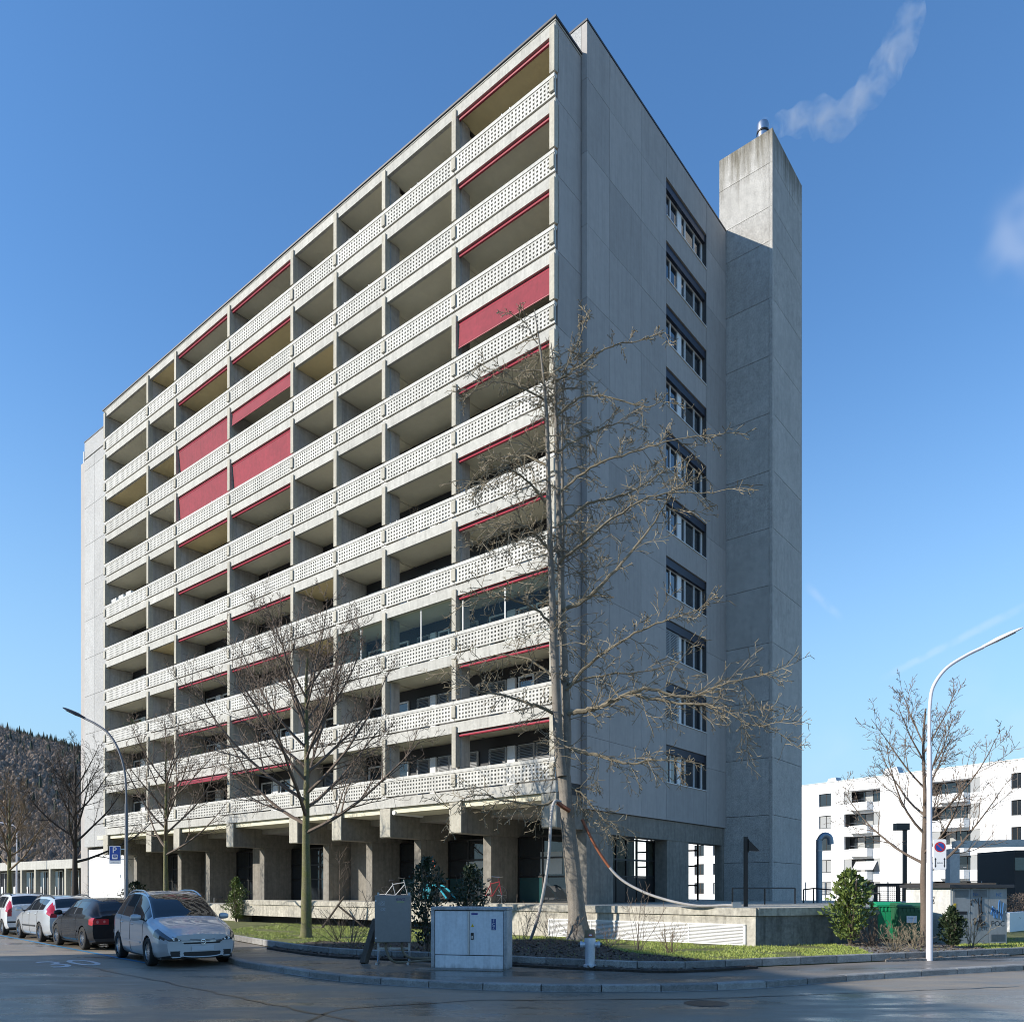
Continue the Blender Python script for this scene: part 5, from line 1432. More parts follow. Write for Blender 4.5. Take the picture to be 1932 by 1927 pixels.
plate([(.09 * math.cos(a) , .17 + .09 * math.sin(a)) for a in [2 * math.pi * k / 28 for k in range(28)]], -.019, -.016).build('blue_disc', BLUE, s2)
MB().beam((-.075, -.021, .245), (.075, -.021, .095), .022, .004, (0, 1, 0)).build('red_bar', REDS, s2)
for x in (-.095, .095):
    a_ = MB(); a_.box(x - .008, x + .008, -.016, -.013, -.27, -.10)
    a_.add([(x - .022, -.0145, -.12), (x + .022, -.0145, -.12), (x, -.0145, -.07)], [(0, 1, 2)]); a_.add([(x - .022, -.0145, -.25), (x, -.0145, -.30), (x + .022, -.0145, -.25)], [(0, 1, 2)])
    a_.build('arrow', DK, s2)
text('word', 'beidseits', .045, DK, FX((0, -.014, -.19)), s2, sx=.8)
for z in (.2, -.2): MB().beam((-.1, .012, z), (b2.x - s2c.x, .07, z), .02, .03).build('bracket', MAT['steel'], s2)

# wide cabinet
cabm = M('cabinet_concrete_frame', (.50, .50, .50), .8, var=.35, scale=3, bump=.2, streak=.45, topdirt=(.22, -.12)); cabd = M('pale_blue_grey_door', (.78, .80, .82), .45, .0, var=.12, scale=2.5, bump=.03, streak=.25, topdirt=(.16, -.14))
ca, cb = gp(813, 1825, .1), gp(962, 1828.5, .1)
cw = 1.62; ang = math.atan2(cb.y - ca.y, cb.x - ca.x)
CB = thing('electrical_cabinet', 'wide blue grey two door electrical cabinet on the pavement', 'cabinet', (ca.x, ca.y, .1), ang)
MB().box(0, .07, 0, .5, 0, 1.2).build('side_frame', cabm, CB, bevel=.008); MB().box(cw - .07, cw, 0, .5, 0, 1.2).build('side_frame', cabm, CB, bevel=.008)
MB().box(-.005, cw + .005, -.008, .51, 1.203, 1.27).build('top_frame', cabm, CB, bevel=.012)
MB().box(.072, cw - .072, .06, .49, 0, 1.2).build('inner_body', MAT['joint'], CB)
d1 = MB().box(.082, .79, .022, .055, .285, 1.185).build('door', cabd, CB, bevel=.004)
d2 = MB().box(.825, cw - .082, .022, .055, .285, 1.185).build('door', cabd, CB, bevel=.004)
MB().box(.792, .823, .012, .055, .285, 1.185).build('door_post', MAT['steel'], CB)
MB().box(.082, cw - .082, .025, .055, .01, .268).build('base_panel', cabd, CB, bevel=.004)
MB().box(-.22, cw - .02, -.42, -.01, .002, .012).build('ground_plate', MAT['walk'], CB)
MB().box(.86, .915, .008, .021, .60, .74).build('lock', MAT['black'], d2); MB().box(.872, .902, .002, .0075, .62, .68).build('keyhole_cover', MAT['steel'], d2)
YEL = flat('warning_yellow', (.75, .50, .02), .5)
MB().extr([(.855, .0195, .86), (.925, .0195, .86), (.89, .0195, .925)], (0, .0015, 0)).build('warning_triangle', YEL, d2)
text('warning_mark', '!', .045, DK, FX((.89, .0185, .88)), d2)
MB().box(.865, 1.0, .018, .021, 1.11, 1.145).build('blue_label', flat('label_blue', (.03, .04, .25), .4), d2)
MB().box(1.34, 1.42, .018, .021, 1.135, 1.16).build('white_label', WHT, d2)
MB().box(1.29, 1.385, .018, .021, .80, 1.03).build('sticker', flat('sticker_navy', (.02, .06, .22), .4), d2)
sw = MB(); sw.box(1.285, 1.39, .0195, .0212, .795, 1.035); sw.build('sticker_edge', WHT, d2)
for k, ch_ in enumerate('FCZ'): text('sticker_letter', ch_, .085, WHT, FX((1.338, .0165, .985 - .07 * k)), d2)

# hanging cabinet on a stand
h0 = gp(705, 1818, .1)
HC = thing('meter_cabinet', 'grey metal cabinet on a galvanised stand beside the leaning wooden post', 'cabinet', (h0.x, h0.y, .1), R(3))
body = M('brushed_grey_box', (.22, .22, .225), .42, .6, var=.1, scale=3, bump=.03)
MB().box(.02, .80, .0, .26, .47, 1.5).build('cabinet_box', body, HC, bevel=.012)
dd = MB().box(.028, .792, -.022, -.002, .478, 1.492).build('door', body, HC, bevel=.006)
pur = flat('logo_purple', (.05, .02, .10), .4)
text('logo_word', 'ewz', .125, pur, FX((.585, -.0235, 1.42)), dd)
MB().box(.50, .665, -.0245, -.0225, 1.352, 1.364).build('logo_line', flat('logo_green', (.35, .55, .05), .4), dd)
for z in (1.38, .57): MB().box(.035, .06, -.03, -.022, z - .015, z + .015).build('latch', MAT['white'], dd)
scr = MB(); r_ = random.Random(3)
for (cx, cz, s) in ((.17, 1.33, .07), (.20, 1.19, .05)):
    p = [(cx + s * math.sin(k * 1.7) * (1 + .2 * r_.random()), -.0235, cz + s * .7 * math.cos(k * 2.3 + r_.random())) for k in range(12)]
    scr.tube(curve_pts(p, 3), .0022, 3, False)
scr.build('scribble', flat('scratched_white', (.6, .6, .62), .5), dd)
for x in (.07, .75):
    MB().box(x - .022, x + .022, .262, .30, .0, 1.56).build('stand_post', MAT['galv'], HC)
    MB().box(x - .025, x + .025, -.12, .42, .0, .045).build('stand_foot', MAT['galv'], HC)
    MB().extr([(x - .012, .26, .05), (x - .012, .10, .05), (x - .012, .26, .26)], (.024, 0, 0)).build('stand_gusset', MAT['galv'], HC)
MB().box(.05, .77, .265, .295, .30, .345).build('stand_rail', MAT['galv'], HC)
hose = M('tan_conduit', (.24, .20, .14), .75, var=.2, bump=.3, bscale=120)
def world(T, p):
    c, s = math.cos(T.rotation_euler[2]), math.sin(T.rotation_euler[2]); return Vector((T.location.x + c * p[0] - s * p[1], T.location.y + s * p[0] + c * p[1], T.location.z + p[2]))
for k, (x, drop, lab) in enumerate(((.25, .05, 'tan cable conduit hanging lowest between the two cabinets'), (.60, .13, 'tan cable conduit bending under the right side of the hanging cabinet'))):
    q = [world(HC, (x, .15, .48)), world(HC, (x + .01, .14, .30)), world(HC, (x + .12, .13, drop + .03)), world(HC, (x + .35, .14, drop - .02)), world(CB, (.03, .3, .15 + .04 * k))]
    tag(MB().tube(curve_pts(q, 8), .028, 8).build('cable_conduit', hose, None, True), lab, 'conduit', 'conduits between the cabinets')
q = [world(CB, (.02, .45, .62)), world(CB, (-.12, .5, .6)), world(CB, (-.16, .5, .38)), world(CB, (-.1, .48, .2)), world(CB, (.02, .45, .14))]
tag(MB().tube(curve_pts(q, 8), .028, 8).build('cable_conduit', hose, None, True), 'tan cable conduit looping out of the wide cabinet side', 'conduit', 'conduits between the cabinets')
pa, pb = gp(686, 1817, .1), None
pb = at(711, 1733, pa.y + .35)
tag(MB().beam(pa, pb, .15, .13).build('leaning_post', MAT['wood'], bevel=.01), 'thick weathered wooden post leaning on the hanging cabinet', 'post')

# hydrant
hp = gp(1113, 1827, .1)
HY_ = thing('fire_hydrant', 'silver fire hydrant with brown cap on the pavement edge', 'hydrant', hp)
hm_ = M('hydrant_silver', (.62, .66, .72), .4, .4, var=.15, scale=6, bump=.08)
MB().lathe([(.135, 0), (.135, .09), (.10, .10), (.098, .14), (.105, .3), (.112, .48), (.118, .58), (.11, .64)], 20).build('barrel', hm_, HY_, True)
for s in (1, -1):
    o = MB().lathe([(.055, .09), (.055, .15), (.07, .152), (.07, .205), (.0, .205)], 12, (0, 0, .50), 'x'); o.v = [(s * x, y, z) for x, y, z in o.v]
    if s < 0: o.f = [f[::-1] for f in o.f]
    o.build('outlet', hm_, HY_, True)
    m = MB().lathe([(.055, .203), (.05, .24), (.0, .242)], 6, (0, 0, .50), 'x'); m.v = [(s * x, y, z) for x, y, z in m.v]; m.build('outlet_cap', flat('dark_iron', (.08, .08, .085), .5, .5), HY_)
cap = MB().lathe([(.118, .642), (.115, .68), (.10, .80), (.085, .81), (.0, .815)], 20).build('cap', flat('ochre_cap', (.20, .14, .075), .5), HY_, True)
plate([(.05 * math.cos(a), .03 * math.sin(a) + .70) for a in [2 * math.pi * k / 16 for k in range(16)]], -.121, -.114).build('badge', REDS, cap)
plate([(.036 * math.cos(a), .018 * math.sin(a) + .70) for a in [2 * math.pi * k / 16 for k in range(16)]], -.123, -.1215).build('badge_field', WHT, cap)

# hoses tied to the tall tree
hz1 = M('grey_rubber_hose', (.40, .38, .36), .6, var=.15, bump=.05); org = M('orange_wrap', (.30, .095, .04), .6, var=.2, bump=.05)
ec = B(-7.62, -1.9, 1.2)
P0 = at(1066, 1520, TY - .35); Pm = at(1106, 1560, TY - .3); 
q = [at(1098, 1545, TY - .2), at(1128, 1603, TY - .3), at(1165, 1652, TY - .5), at(1210, 1680, TY - .9), at(1262, 1698, TY - 1.4), at(1316, 1708, TY - 1.9), at(1370, 1707, TY - 2.25), Vector((ec.x, ec.y, 1.27))]
c = curve_pts(q, 8)
HS = thing('cable_hose', 'long hose hanging in a curve from the tall tree to the podium corner', 'hose', c[0]); sh_ = lambda P: [p - c[0] for p in P]
MB().tube(sh_(c[13:]), .042, 9).build('grey_run', hz1, HS, True)
MB().tube(sh_(c[:14]), .045, 9).build('orange_sleeve', org, HS, True)
MB().box(-.12, .12, -.08, .08, -.06, .09).build('clamp', MAT['galv'], HS, loc=Vector((ec.x, ec.y, 1.27)) - c[0])
q = [at(1058, 1512, TY - .35), at(1046, 1512, TY - .5), at(1040, 1540, TY - .6), at(1035, 1620, TY - .7), at(1024, 1690, TY - .7), at(1012, 1740, TY - .5), at(1000, 1774, TY - .1)]
c = curve_pts(q, 7); HS2 = thing('cable_hose', 'pale grey hose running from the tall tree down to the ground on its left', 'hose', c[-1])
MB().tube([p - c[-1] for p in c], .048, 9).build('grey_run', hz1, HS2, True)
MB().tube([at(1052, 1513, TY - .38) - c[-1], at(1062, 1521, TY - .4) - c[-1], at(1075, 1529, TY - .33) - c[-1]], .07, 8).build('orange_sleeve', org, HS2, True)

# podium top: wedge lamp, rails, bicycles, trailer
wl_p = at(1407, 1695, 26.5); wl_p.z = 1.14
wl_ = thing('wedge_lamp', 'slim black lamp post with wedge shaped head on the podium', 'lamp', wl_p)
MB().box(-.06, .06, -.05, .05, 0, 2.35).build('post', MAT['black'], wl_)
MB().extr([(.062, -.12, 2.28), (.062, .12, 2.28), (.062, .12, 1.82), (.062, -.12, 1.82)][::-1], (.005, 0, 0)).build('head_plate', MAT['black'], wl_)
MB().add([(.067, -.13, 2.24), (.067, .13, 2.24), (.067, .13, 1.88), (.067, -.13, 1.88), (.45, -.10, 1.86), (.45, .10, 1.86)], [(0, 3, 2, 1), (0, 4, 3), (1, 2, 5), (0, 1, 5, 4), (3, 4, 5, 2)]).build('wedge_head', MAT['black'], wl_)
def rail(label, pts, z, posts, r=.02, m=None, group='railings on the podium'):
    t = thing('handrail', label, 'railing', pts[0], 0, group); o = Vector(pts[0])
    MB().tube([Vector(p) - o + Vector((0, 0, z)) for p in pts], r, 7).build('rail', m or MAT['black'], t, True)
    for k in posts:
        i = min(int(k), len(pts) - 2); p = Vector(pts[i]).lerp(Vector(pts[i + 1]), k - i) - o
        MB().tube([p, p + Vector((0, 0, z))], r * .9, 6).build('post', m or MAT['black'], t)
    return t
ra = at(1382, 1695, 29); ra.z = 1.14; rb = at(1500, 1695, 31); rb.z = 1.14
rail('short black handrail beside the wedge lamp on the podium', [ra, rb], .62, (0, .5, 1), .03)
rc_ = gp(404, 1727, .14); rd_ = gp(494, 1716, .14)
rail('thin steel handrail along the ramp behind the silver minivan', [rc_, rd_], 1.05, (0, .98), .025, MAT['galv'], 'railings on the ramp')
re_ = B(19.5, 1.0, .2); 
tag(MB().extr([tuple(B(18.3, -1.6, .1)), tuple(B(18.3, .4, .1)), tuple(B(18.3, .4, .95)), tuple(B(18.3, -1.6, .95))], tuple(B(24, -1.6, .0) - B(18.3, -1.6, .0))).build('access_ramp', MAT['podium']), 'low concrete ramp block at the left end of the podium', 'ramp')
def bicycle(label, pos, rot, col):
    t = thing('bicycle', label, 'bicycle', pos, rot, 'bicycles parked on the podium')
    fm_ = flat('bicycle_frame_%s' % label[:4], col, .45, .1)
    for x in (-.52, .52):
        w = MB().tube([(x + .33 * math.cos(a), 0, .35 + .33 * math.sin(a)) for a in [2 * math.pi * k / 24 for k in range(25)]], .018, 6).build('wheel', RUB, t, True)
        s_ = MB()
        for k in range(8): a = k * .7854; s_.tube([(x, 0, .35), (x + .32 * math.cos(a), 0, .35 + .32 * math.sin(a))], .003, 3, False)
        s_.build('spokes', MAT['steel'], w)
    f = MB()
    for a, b in (((-.52, 0, .35), (-.05, 0, .32)), ((-.05, 0, .32), (-.2, 0, .85)), ((-.18, 0, .78), (.36, 0, .86)), ((-.05, 0, .32), (.38, 0, .76)), ((-.52, 0, .35), (-.18, 0, .74)), ((.34, 0, .98), (.52, 0, .35))): f.tube([a, b], .02, 6)
    f.build('frame', fm_, t, True)
    MB().tube([(-.33, 0, .93), (-.2, 0, .95), (-.08, 0, .93)], [.07, .05, .02], 7).build('saddle', MAT['black'], t, True)
    MB().tube([(.25, -.28, 1.06), (.34, -.1, 1.04), (.34, .1, 1.04), (.25, .28, 1.06)], .014, 6).build('handlebar', MAT['steel'], t, True)
    return t
bp = B(8.2, -.35, 1.14); bicycle('grey bicycle standing on the podium behind the hanging cabinet', bp, ROTB + .35, (.35, .36, .38))
bp = B(2.9, -.2, 1.14); bicycle('red bicycle standing on the podium behind the evergreen shrub', bp, ROTB - .2, (.22, .02, .025))
tp = B(5.8, -.3, 1.14)
BT = thing('bicycle_trailer', 'turquoise child trailer with orange flag on the podium', 'trailer', tp, ROTB + .25)
cy = M('turquoise_cloth', (.04, .42, .52), .7, var=.15, bump=.1)
MB().extr([(-.45, -.32, .18), (.55, -.32, .18), (.42, -.32, .45), (-.1, -.32, .72), (-.42, -.32, .66)][::1], (0, .64, 0)).build('trailer_body', MAT['black'], BT)
for y in (-.33, .33): MB().tube(curve_pts([(-.45, y, .2), (-.42, y, .66), (-.1, y, .75), (.3, y, .55), (.62, y, .2)], 6), .04, 7).build('frame_edge', cy, BT, True)
MB().extr([(-.46, -.325, .2), (-.2, -.325, .2), (-.12, -.325, .73), (-.43, -.325, .67)], (0, .65, 0)).build('canopy', cy, BT)
for y in (-.4, .4): MB().tube([(-.05 + .24 * math.cos(a), y, .25 + .24 * math.sin(a)) for a in [2 * math.pi * k / 20 for k in range(21)]], .02, 6).build('wheel', RUB, BT, True)
fp = MB().tube([(-.4, 0, .5), (-.3, 0, 1.75)], .008, 5).build('flag_pole', WHT, BT)
MB().add([(-.3, 0, 1.76), (-.315, 0, 1.52), (-.12, .02, 1.5), (-.22, .01, 1.74), (-.3, .008, 1.76), (-.315, .008, 1.52), (-.12, .028, 1.5), (-.22, .018, 1.74)], [(0, 1, 2, 3), (7, 6, 5, 4), (0, 4, 5, 1), (1, 5, 6, 2), (2, 6, 7, 3), (3, 7, 4, 0)]).build('flag', flat('orange_flag', (.75, .10, .03), .6), fp)

# ================================================================== right-hand background: kiosk, bins, vent pipe, fences
k0 = gp(1793, 1782, .12)
kr = math.atan2(.16, .987)
KS = thing('transformer_kiosk', 'graffiti covered grey transformer kiosk with flat dark roof', 'kiosk', (k0.x, k0.y, .1), kr)
km = M('kiosk_grey_paint', (.33, .35, .36), .6, var=.15, scale=2, bump=.05, streak=.2); kwm = M('kiosk_white_wall', (.62, .62, .60), .85, var=.2, scale=1.5, bump=.1, streak=.2)
MB().box(0, 1.84, .02, 1.95, 0, 1.66).build('wall', kwm, KS)
MB().box(-.12, 1.98, -.12, 2.1, 1.662, 1.76).build('roof', MAT['roofcap'], KS, bevel=.01)
MB().box(-.001, .05, -.004, .03, 0, 1.658).build('corner_post', kwm, KS)
for k in range(3):
    x = .06 + .59 * k
    d_ = MB().box(x, x + .575, -.02, .015, .06, 1.64).build('door', km, KS, bevel=.004)
    v = MB()
    for q in range(7): v.box(x + .06, x + .51, -.026, -.02, (1.40 if k < 2 else .12) + q * .03, (1.415 if k < 2 else .135) + q * .03)
    v.build('vent_slots', MAT['joint'], d_)
    MB().box(x + .5, x + .54, -.035, -.02, .95, 1.0).build('handle', MAT['steel'], d_)
gb, gblu = flat('black_spray', (.015, .015, .018), .7), flat('blue_spray', (.04, .17, .42), .7)
def spray(parent, m, s, size, x, z, sx=1.): text('graffiti', s, size, m, FX((x, -.0225, z)), parent, sx=sx)
rs = random.Random(12)
def scrib(m, x, z, w, h, n, r_=.009):
    g_ = MB(); p = [(x + w * (k / n - .5) + rs.uniform(-.05, .05), -.024, z + h * rs.uniform(-.5, .5)) for k in range(n)]
    g_.tube(curve_pts(p, 5), r_, 4, False); g_.build('graffiti', m, KS)
MB().box(.10, .52, -.0245, -.0215, .90, .99).build('graffiti', gb, KS); MB().box(.12, .50, -.0245, -.0215, .70, .79).build('graffiti', gb, KS)
scrib(gb, .78, 1.25, .3, .25, 12); scrib(gb, .98, 1.0, .12, .9, 10, .011); scrib(gb, 1.0, .6, .3, .3, 9, .016); scrib(gblu, 1.5, .95, .4, .7, 14, .014); scrib(gb, .85, .65, .2, .12, 8)
spray(KS, gb, 'POC', .22, 1.52, .62); spray(KS, gb, 'RHI', .2, 1.52, .95); spray(KS, gblu, 'NE', .14, .80, 1.48); spray(KS, gblu, 'NE', .14, 1.55, 1.46); spray(KS, gb, 'ETE', .13, 1.08, .48)
for (x, z, r2) in ((.78, .66, .05), (.72, .75, .02), (.77, .78, .02), (.83, .77, .02), (.86, .71, .02)):
    plate([(x + r2 * math.cos(a), z + r2 * math.sin(a)) for a in [2 * math.pi * k / 12 for k in range(12)]], -.0245, -.0215).build('graffiti', gb, KS)
MB().box(.09, .17, -.026, -.0215, 1.1, 1.22).build('yellow_label', YEL, KS)
g_ = MB(); g_.tube(curve_pts([(-.004, .9 + .25 * math.cos(k * 1.3), 1.3 + .12 * math.sin(k * 2.1)) for k in range(9)], 4), .012, 4, False); g_.build('graffiti', gb, KS)
def bin_(label, px, py, h, w, m):
    p = gp(px, py, .14); t = thing('wheelie_bin', label, 'bin', p, -.12, 'green wheeled bins before the kiosk')
    b_ = MB(); zt = h
    b_.add([(-w*.42, -w*.34, .1), (w*.42, -w*.34, .1), (w*.42, w*.34, .1), (-w*.42, w*.34, .1), (-w*.5, -w*.42, zt), (w*.5, -w*.42, zt), (w*.5, w*.42, zt), (-w*.5, w*.42, zt)], [(0,3,2,1),(4,5,6,7),(0,1,5,4),(1,2,6,5),(2,3,7,6),(3,0,4,7)])
    b_.build('bin_body', m, t, bevel=.02)
    MB().box(-w*.535, w*.535, -w*.46, w*.44, zt + .003, zt + .05).build('rim', m, t, bevel=.01)
    MB().extr([(-w*.52, -w*.47, zt + .052), (-w*.52, w*.46, zt + .052), (-w*.52, w*.40, zt + .13), (-w*.52, -w*.2, zt + .15)][::-1], (w * 1.04, 0, 0)).build('lid', m, t, bevel=.015)
    rb_ = MB()
    for k in range(7): rb_.box(-w*.46 + k * w * .145, -w*.46 + k * w * .145 + .04, -w*.44, -w*.40, zt - .12, zt - .01)
    rb_.build('rim_ribs', m, t)
    for x in (-w*.36, w*.36): MB().lathe([(.1, -.03), (.1, .03)], 14, (x, w * .3, .1), 'x').build('wheel', RUB, t, True)
    return t
green = M('bright_green_plastic', (.015, .30, .13), .45, var=.08, bump=.03); green2 = M('dull_green_plastic', (.03, .12, .06), .5, var=.12, bump=.03)
bin_('bright green wheeled bin, left of the pair before the kiosk', 1672, 1776, 1.06, .72, green)
bn = bin_('dull green wheeled bin with a white notice before the kiosk', 1712, 1779, 1.05, .74, green2)
MB().box(-.14, .14, -.335, -.325, .62, .82).build('notice', WHT, bn)
text('notice_text', 'Container', .05, flat('notice_blue', (.05, .15, .35), .5), FX((0, -.337, .76)), bn)
# vent pipe
vp = at(1545.5, 1690, 34); vp.z = 1.0
t = thing('vent_pipe', 'grey steel gooseneck vent pipe right of the chimney tower', 'pipe', vp)
MB().tube(curve_pts([(0, 0, 0), (0, 0, 2.6), (.03, 0, 2.85), (.22, 0, 3.05), (.45, 0, 2.95), (.5, 0, 2.65)], 6), .13, 14).build('pipe', M('blue_grey_pipe', (.20, .27, .34), .35, .6, var=.1, bump=.03), t, True)
MB().lathe([(.145, 2.35), (.145, 2.41)], 14).build('collar', MAT['galv'], t, True)
# tall dark lamp
tl = at(1707, 1690, 40); tl.z = .1
t = thing('square_lamp', 'thin dark lamp post with square head behind the kiosk tree', 'lamp', tl)
MB().box(-.08, .08, -.08, .08, 0, 4.6).build('post', MAT['lampdark'], t); MB().box(-.5, .16, -.2, .2, 4.6, 4.95).build('lamp_head', MAT['lampdark'], t)
# dark railing with mesh panels on the ramp behind the return wall
ma, mb_ = at(1652, 1668, 34), at(1880, 1682, 31)
ma.z = .95; mb_.z = .95
t = thing('mesh_railing', 'dark railing with wire mesh panels behind the kiosk', 'railing', ma); dv = mb_ - ma
tar = M('dark_tarred_timber', (.03, .027, .025), .8, var=.2, bump=.2)
for k in range(6):
    p = dv * k / 5; MB().box(p.x - .07, p.x + .07, p.y - .05, p.y + .05, -.9, .95).build('post', tar, t)
MB().beam((0, 0, .95), dv + Vector((0, 0, .95)), .1, .14).build('top_rail', tar, t); MB().beam((0, 0, .1), dv + Vector((0, 0, .1)), .1, .12).build('bottom_rail', tar, t)
w_ = MB()
for k in range(60): p = dv * k / 59; w_.tube([p + Vector((0, 0, .1)), p + Vector((0, 0, .95))], .008, 3, False)
for k in range(9): w_.tube([Vector((0, 0, .15 + .09 * k)), dv + Vector((0, 0, .15 + .09 * k))], .008, 3, False)
tag(w_.build('wire_mesh', tar, t), kind='stuff')
# fine wire fence further back
fa_, fb_ = at(1520, 1690, 44), at(1900, 1690, 38); fa_.z = fb_.z = .1
t = thing('wire_fence', 'fine wire fence with thin posts before the white building', 'fence', fa_); dv = fb_ - fa_
for k in range(10): p = dv * k / 9; MB().tube([p, p + Vector((0, 0, 2.0))], .03, 6).build('post', MAT['galv'], t)
w_ = MB()
for k in range(9): w_.tube([Vector((0, 0, .3 + .2 * k)), dv + Vector((0, 0, .3 + .2 * k))], .006, 3, False)
tag(w_.build('wire', MAT['galv'], t), kind='stuff')
# black handrail on the ramp, left of the railing
rail('bent black handrail before the vent pipe', [Vector((at(1516, 1690, 33).x, 33, .95)), Vector((at(1535, 1690, 32.5).x, 32.5, 1.0)), Vector((at(1660, 1690, 31).x, 31, .8))], .75, (0, 1, 1.5, 2), .03)
# clipped hedge and low wall at the right edge
w0, w1 = at(1905, 1760, 29), at(1990, 1755, 33); w0.z = w1.z = 0
dv = (w1 - w0)
tag(MB().extr([tuple(w0), tuple(w0 + Vector((-.1, .35, 0))), tuple(w0 + Vector((-.1, .35, .85))), tuple(w0 + Vector((0, 0, .85)))][::-1], tuple(dv * 2)).build('low_wall', MAT['whiteply']), 'low pale wall at the right picture edge', 'wall')
hg = thing('clipped_hedge', 'twiggy grey brown hedge on the low wall at the right edge', 'hedge', w0 + Vector((.1, .6, 0)))
h_ = MB(); rh = random.Random(9)
for k in range(5000):
    p = dv * (2 * rh.random()) + Vector((rh.uniform(-.3, .5), rh.uniform(-.1, .9), rh.uniform(.3, 1.5))); d_ = rv(rh).normalized() * rh.uniform(.06, .16)
    h_.tube([p, p + d_], .008, 3, False)
h_.build('twigs', MAT['twig'], hg)
# steel canopy frame at the right edge
cp = at(1797, 1690, 36); cp.z = 0
SCF = thing('steel_canopy', 'grey steel canopy frame with post and slanting beam at the right edge', 'canopy', cp)
MB().box(-.22, .22, -.2, .2, 0, 3.55).build('post', M('zinc_post', (.5, .5, .5), .6, .3), SCF)
MB().beam((.05, 0, 3.75), (10, -.5, 3.95), .35, .32).build('roof_beam', MAT['galv'], SCF)
MB().beam((3.05, -6, 1.7), (8, -6, 4.0), .2, .3).build('slanting_beam', M('white_beam', (.7, .7, .68), .6), SCF)
MB().box(3.5, 9, 1.0, 4, 0.3, 3.55).build('dark_box', MAT['charcoal'], SCF)
MB().box(3.48, 9, .95, 1.0, 2.6, 3.2).build('glazed_band', MAT['tealglass'], SCF)
# balcony odds and ends
pot = flat('white_box', (.75, .75, .73), .6)
bx_ = B(24.9, .5, ct(5) - .1)
tag(MB().box(-.22, .22, -.2, .2, 0, .45).build('storage_box', pot, None, loc=tuple(bx_)), 'white box on a middle balcony of the tower', 'box').rotation_euler = (0, 0, ROTB)
la = B(4.6, -.1, ct(4) + .0)
ln_ = thing('lantern', 'small metal lantern on a balcony rail near the tower corner', 'lantern', la)
MB().box(-.07, .07, -.07, .07, 0, .02).build('base', MAT['steel'], ln_); MB().lathe([(.09, .22), (.03, .29), (.0, .31)], 4, (0, 0, 0)).build('roof', MAT['steel'], ln_)
f = MB()
for x in (-.06, .06):
    for y in (-.06, .06): f.box(x - .008, x + .008, y - .008, y + .008, .02, .22)
f.build('bars', MAT['steel'], ln_)
def planter(label, u, i, w, seed, m):
    t = thing('balcony_plant', label, 'plant', B(u, .08, ct(i) - .35), ROTB); r = random.Random(seed)
    MB().box(-w / 2, w / 2, -.1, .1, -.2, .2).build('box', flat('planter_brown_%d' % seed, (.1, .06, .04), .8), t)
    b = MB()
    cfg = dict(seg=[3, 2], wob=[.2, .3], trop=[.02, 0], kids=[4], ratio=[.5], start=[.2], ang=[40], sides=[3, 3], rmin=.005)
    for k in range(int(w * 14)):
        a = r.uniform(0, 6.28); grow(b, r, Vector((r.uniform(-w/2, w/2), 0, .2)), Vector((math.cos(a) * .5, math.sin(a) * .4, .8)), r.uniform(.3, .6), .008, 0, cfg)
    b.build('stems', m, t); return t
planter('dry brown plants along a low balcony rail of the tower', 22.8, 1, 2.0, 1, MAT['twig_tan']); planter('sparse plants on the balcony rail behind the left street lamp', 33, 2, 2.4, 2, MAT['leaf'])

planter('small spiky plants on an upper balcony rail, fifth bay from the corner', 20.9, 8, .7, 3, MAT['twig_dark']); planter('small spiky plants on an upper balcony rail, sixth bay from the corner', 26.6, 8, .7, 4, MAT['twig_dark'])
planter('leafy plant on the lowest balcony, sixth bay from the corner', 25.2, 1, .8, 5, MAT['leaf']); planter('dry plant on a middle balcony of the second bay', 7.4, 4, .6, 6, MAT['twig_tan'])
for k, (u, lab) in enumerate(((33.2, 'white flower box on the far middle balcony, nearest the corner'), (34.2, 'white flower box on the far middle balcony, middle one'), (35.2, 'white flower box on the far middle balcony, leftmost one'))):
    fb = tag(MB().box(-.32, .32, -.1, .1, -.02, .16).build('flower_box', pot, None, loc=tuple(B(u, -.09, ct(5) + .03))), lab, 'flower box', 'white flower boxes on one balcony'); fb.rotation_euler = (0, 0, ROTB)
ps = thing('folded_parasol', 'folded red and white parasol on a far middle balcony', 'parasol', B(31.25, .25, ct(4) - .8), ROTB)
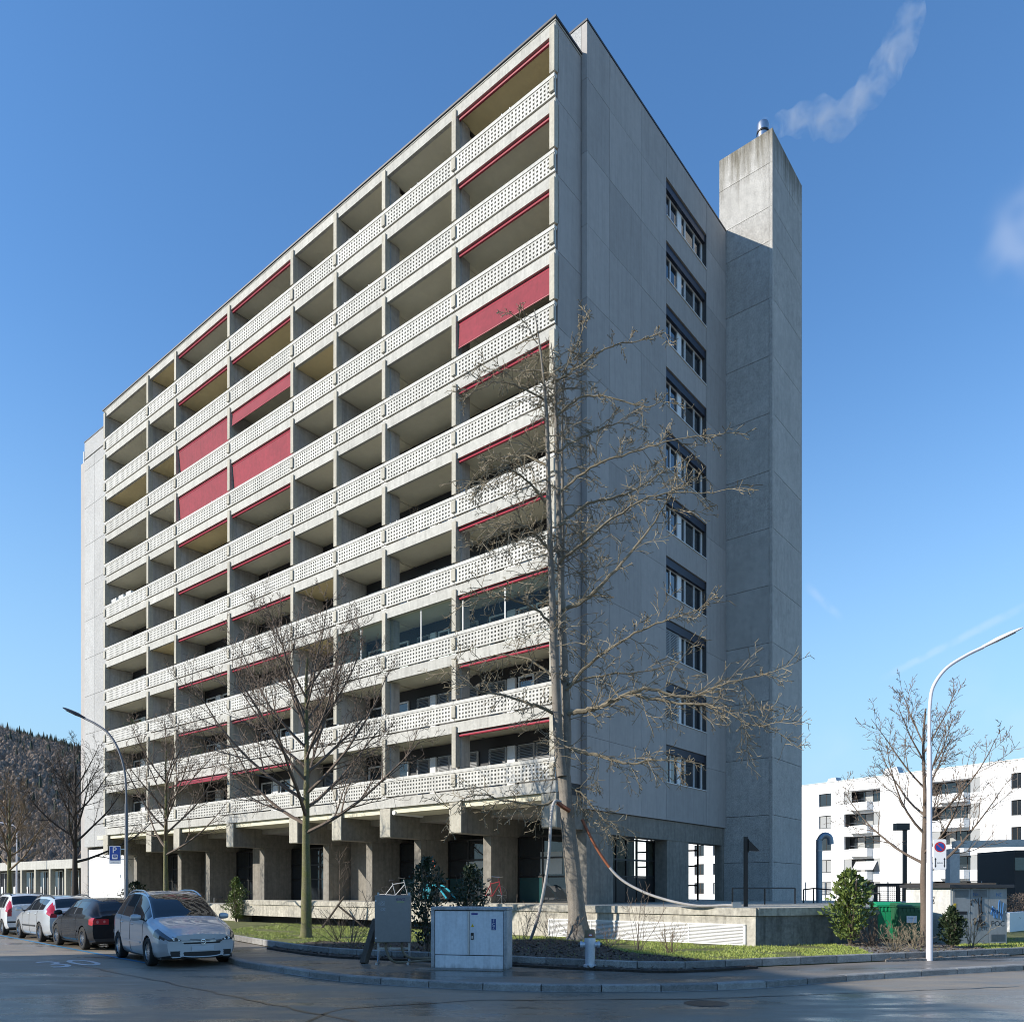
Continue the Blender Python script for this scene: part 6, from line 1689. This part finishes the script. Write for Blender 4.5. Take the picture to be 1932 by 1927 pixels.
MB().tube([(0, 0, 0), (0, 0, 1.7)], .02, 6).build('pole', MAT['white'], ps); MB().lathe([(.05, .75), (.09, .9), (.05, 1.5), (.01, 1.68)], 8).build('cloth', MAT['redbar'], ps, True)

# ================================================================== steam from the chimney
st = M('steam_dummy', (1, 1, 1)); bpy.data.materials.remove(st)
sm = bpy.data.materials.new('steam'); sm.use_nodes = True; nt = sm.node_tree; nt.nodes.clear()
out = nt.nodes.new('ShaderNodeOutputMaterial'); pv = nt.nodes.new('ShaderNodeVolumePrincipled'); pv.inputs['Color'].default_value = (1, 1, 1, 1); pv.inputs['Anisotropy'].default_value = .2
tcn = nt.nodes.new('ShaderNodeTexCoord'); nzn = nt.nodes.new('ShaderNodeTexNoise'); nzn.inputs['Scale'].default_value = .95; nzn.inputs['Detail'].default_value = 5; nzn.inputs['Roughness'].default_value = .6; nzn.inputs['Distortion'].default_value = .9
nt.links.new(tcn.outputs['Object'], nzn.inputs['Vector'])
mrn = nt.nodes.new('ShaderNodeMapRange'); nt.links.new(nzn.outputs['Fac'], mrn.inputs[0])
for i, w in enumerate((.45, .70, 0, .5)): mrn.inputs[i + 1].default_value = w
nt.links.new(mrn.outputs[0], pv.inputs['Density']); nt.links.new(pv.outputs[0], out.inputs['Volume'])
DY = 39.5
q = [(1433, 237, .3), (1465, 235, .6), (1505, 228, .9), (1545, 222, 1.15), (1585, 228, 1.1), (1618, 195, 1.0), (1650, 160, 1.1), (1680, 115, 1.2), (1705, 65, 1.2), (1725, 10, .8)]
pts = [at(x, y, DY) for x, y, _ in q]
sb = MB(); c = curve_pts(pts, 4); n = len(c); rr0 = [w for _, _, w in q]
rad = []
for i in range(n):
    f = i / (n - 1) * (len(q) - 1); k = min(int(f), len(q) - 2); rad.append(rr0[k] + (rr0[k + 1] - rr0[k]) * (f - k) + .12 * math.sin(i * 1.7))
sb.tube([p - c[0] for p in c], [r * .72 for r in rad], 12)
so_ = sb.build('steam', sm, None, False, tuple(c[0])); tag(so_, 'thin white steam drifting right from the chimney pipe', 'steam', kind='stuff')
SC.cycles.volume_step_rate = 2.0; SC.cycles.volume_max_steps = 64
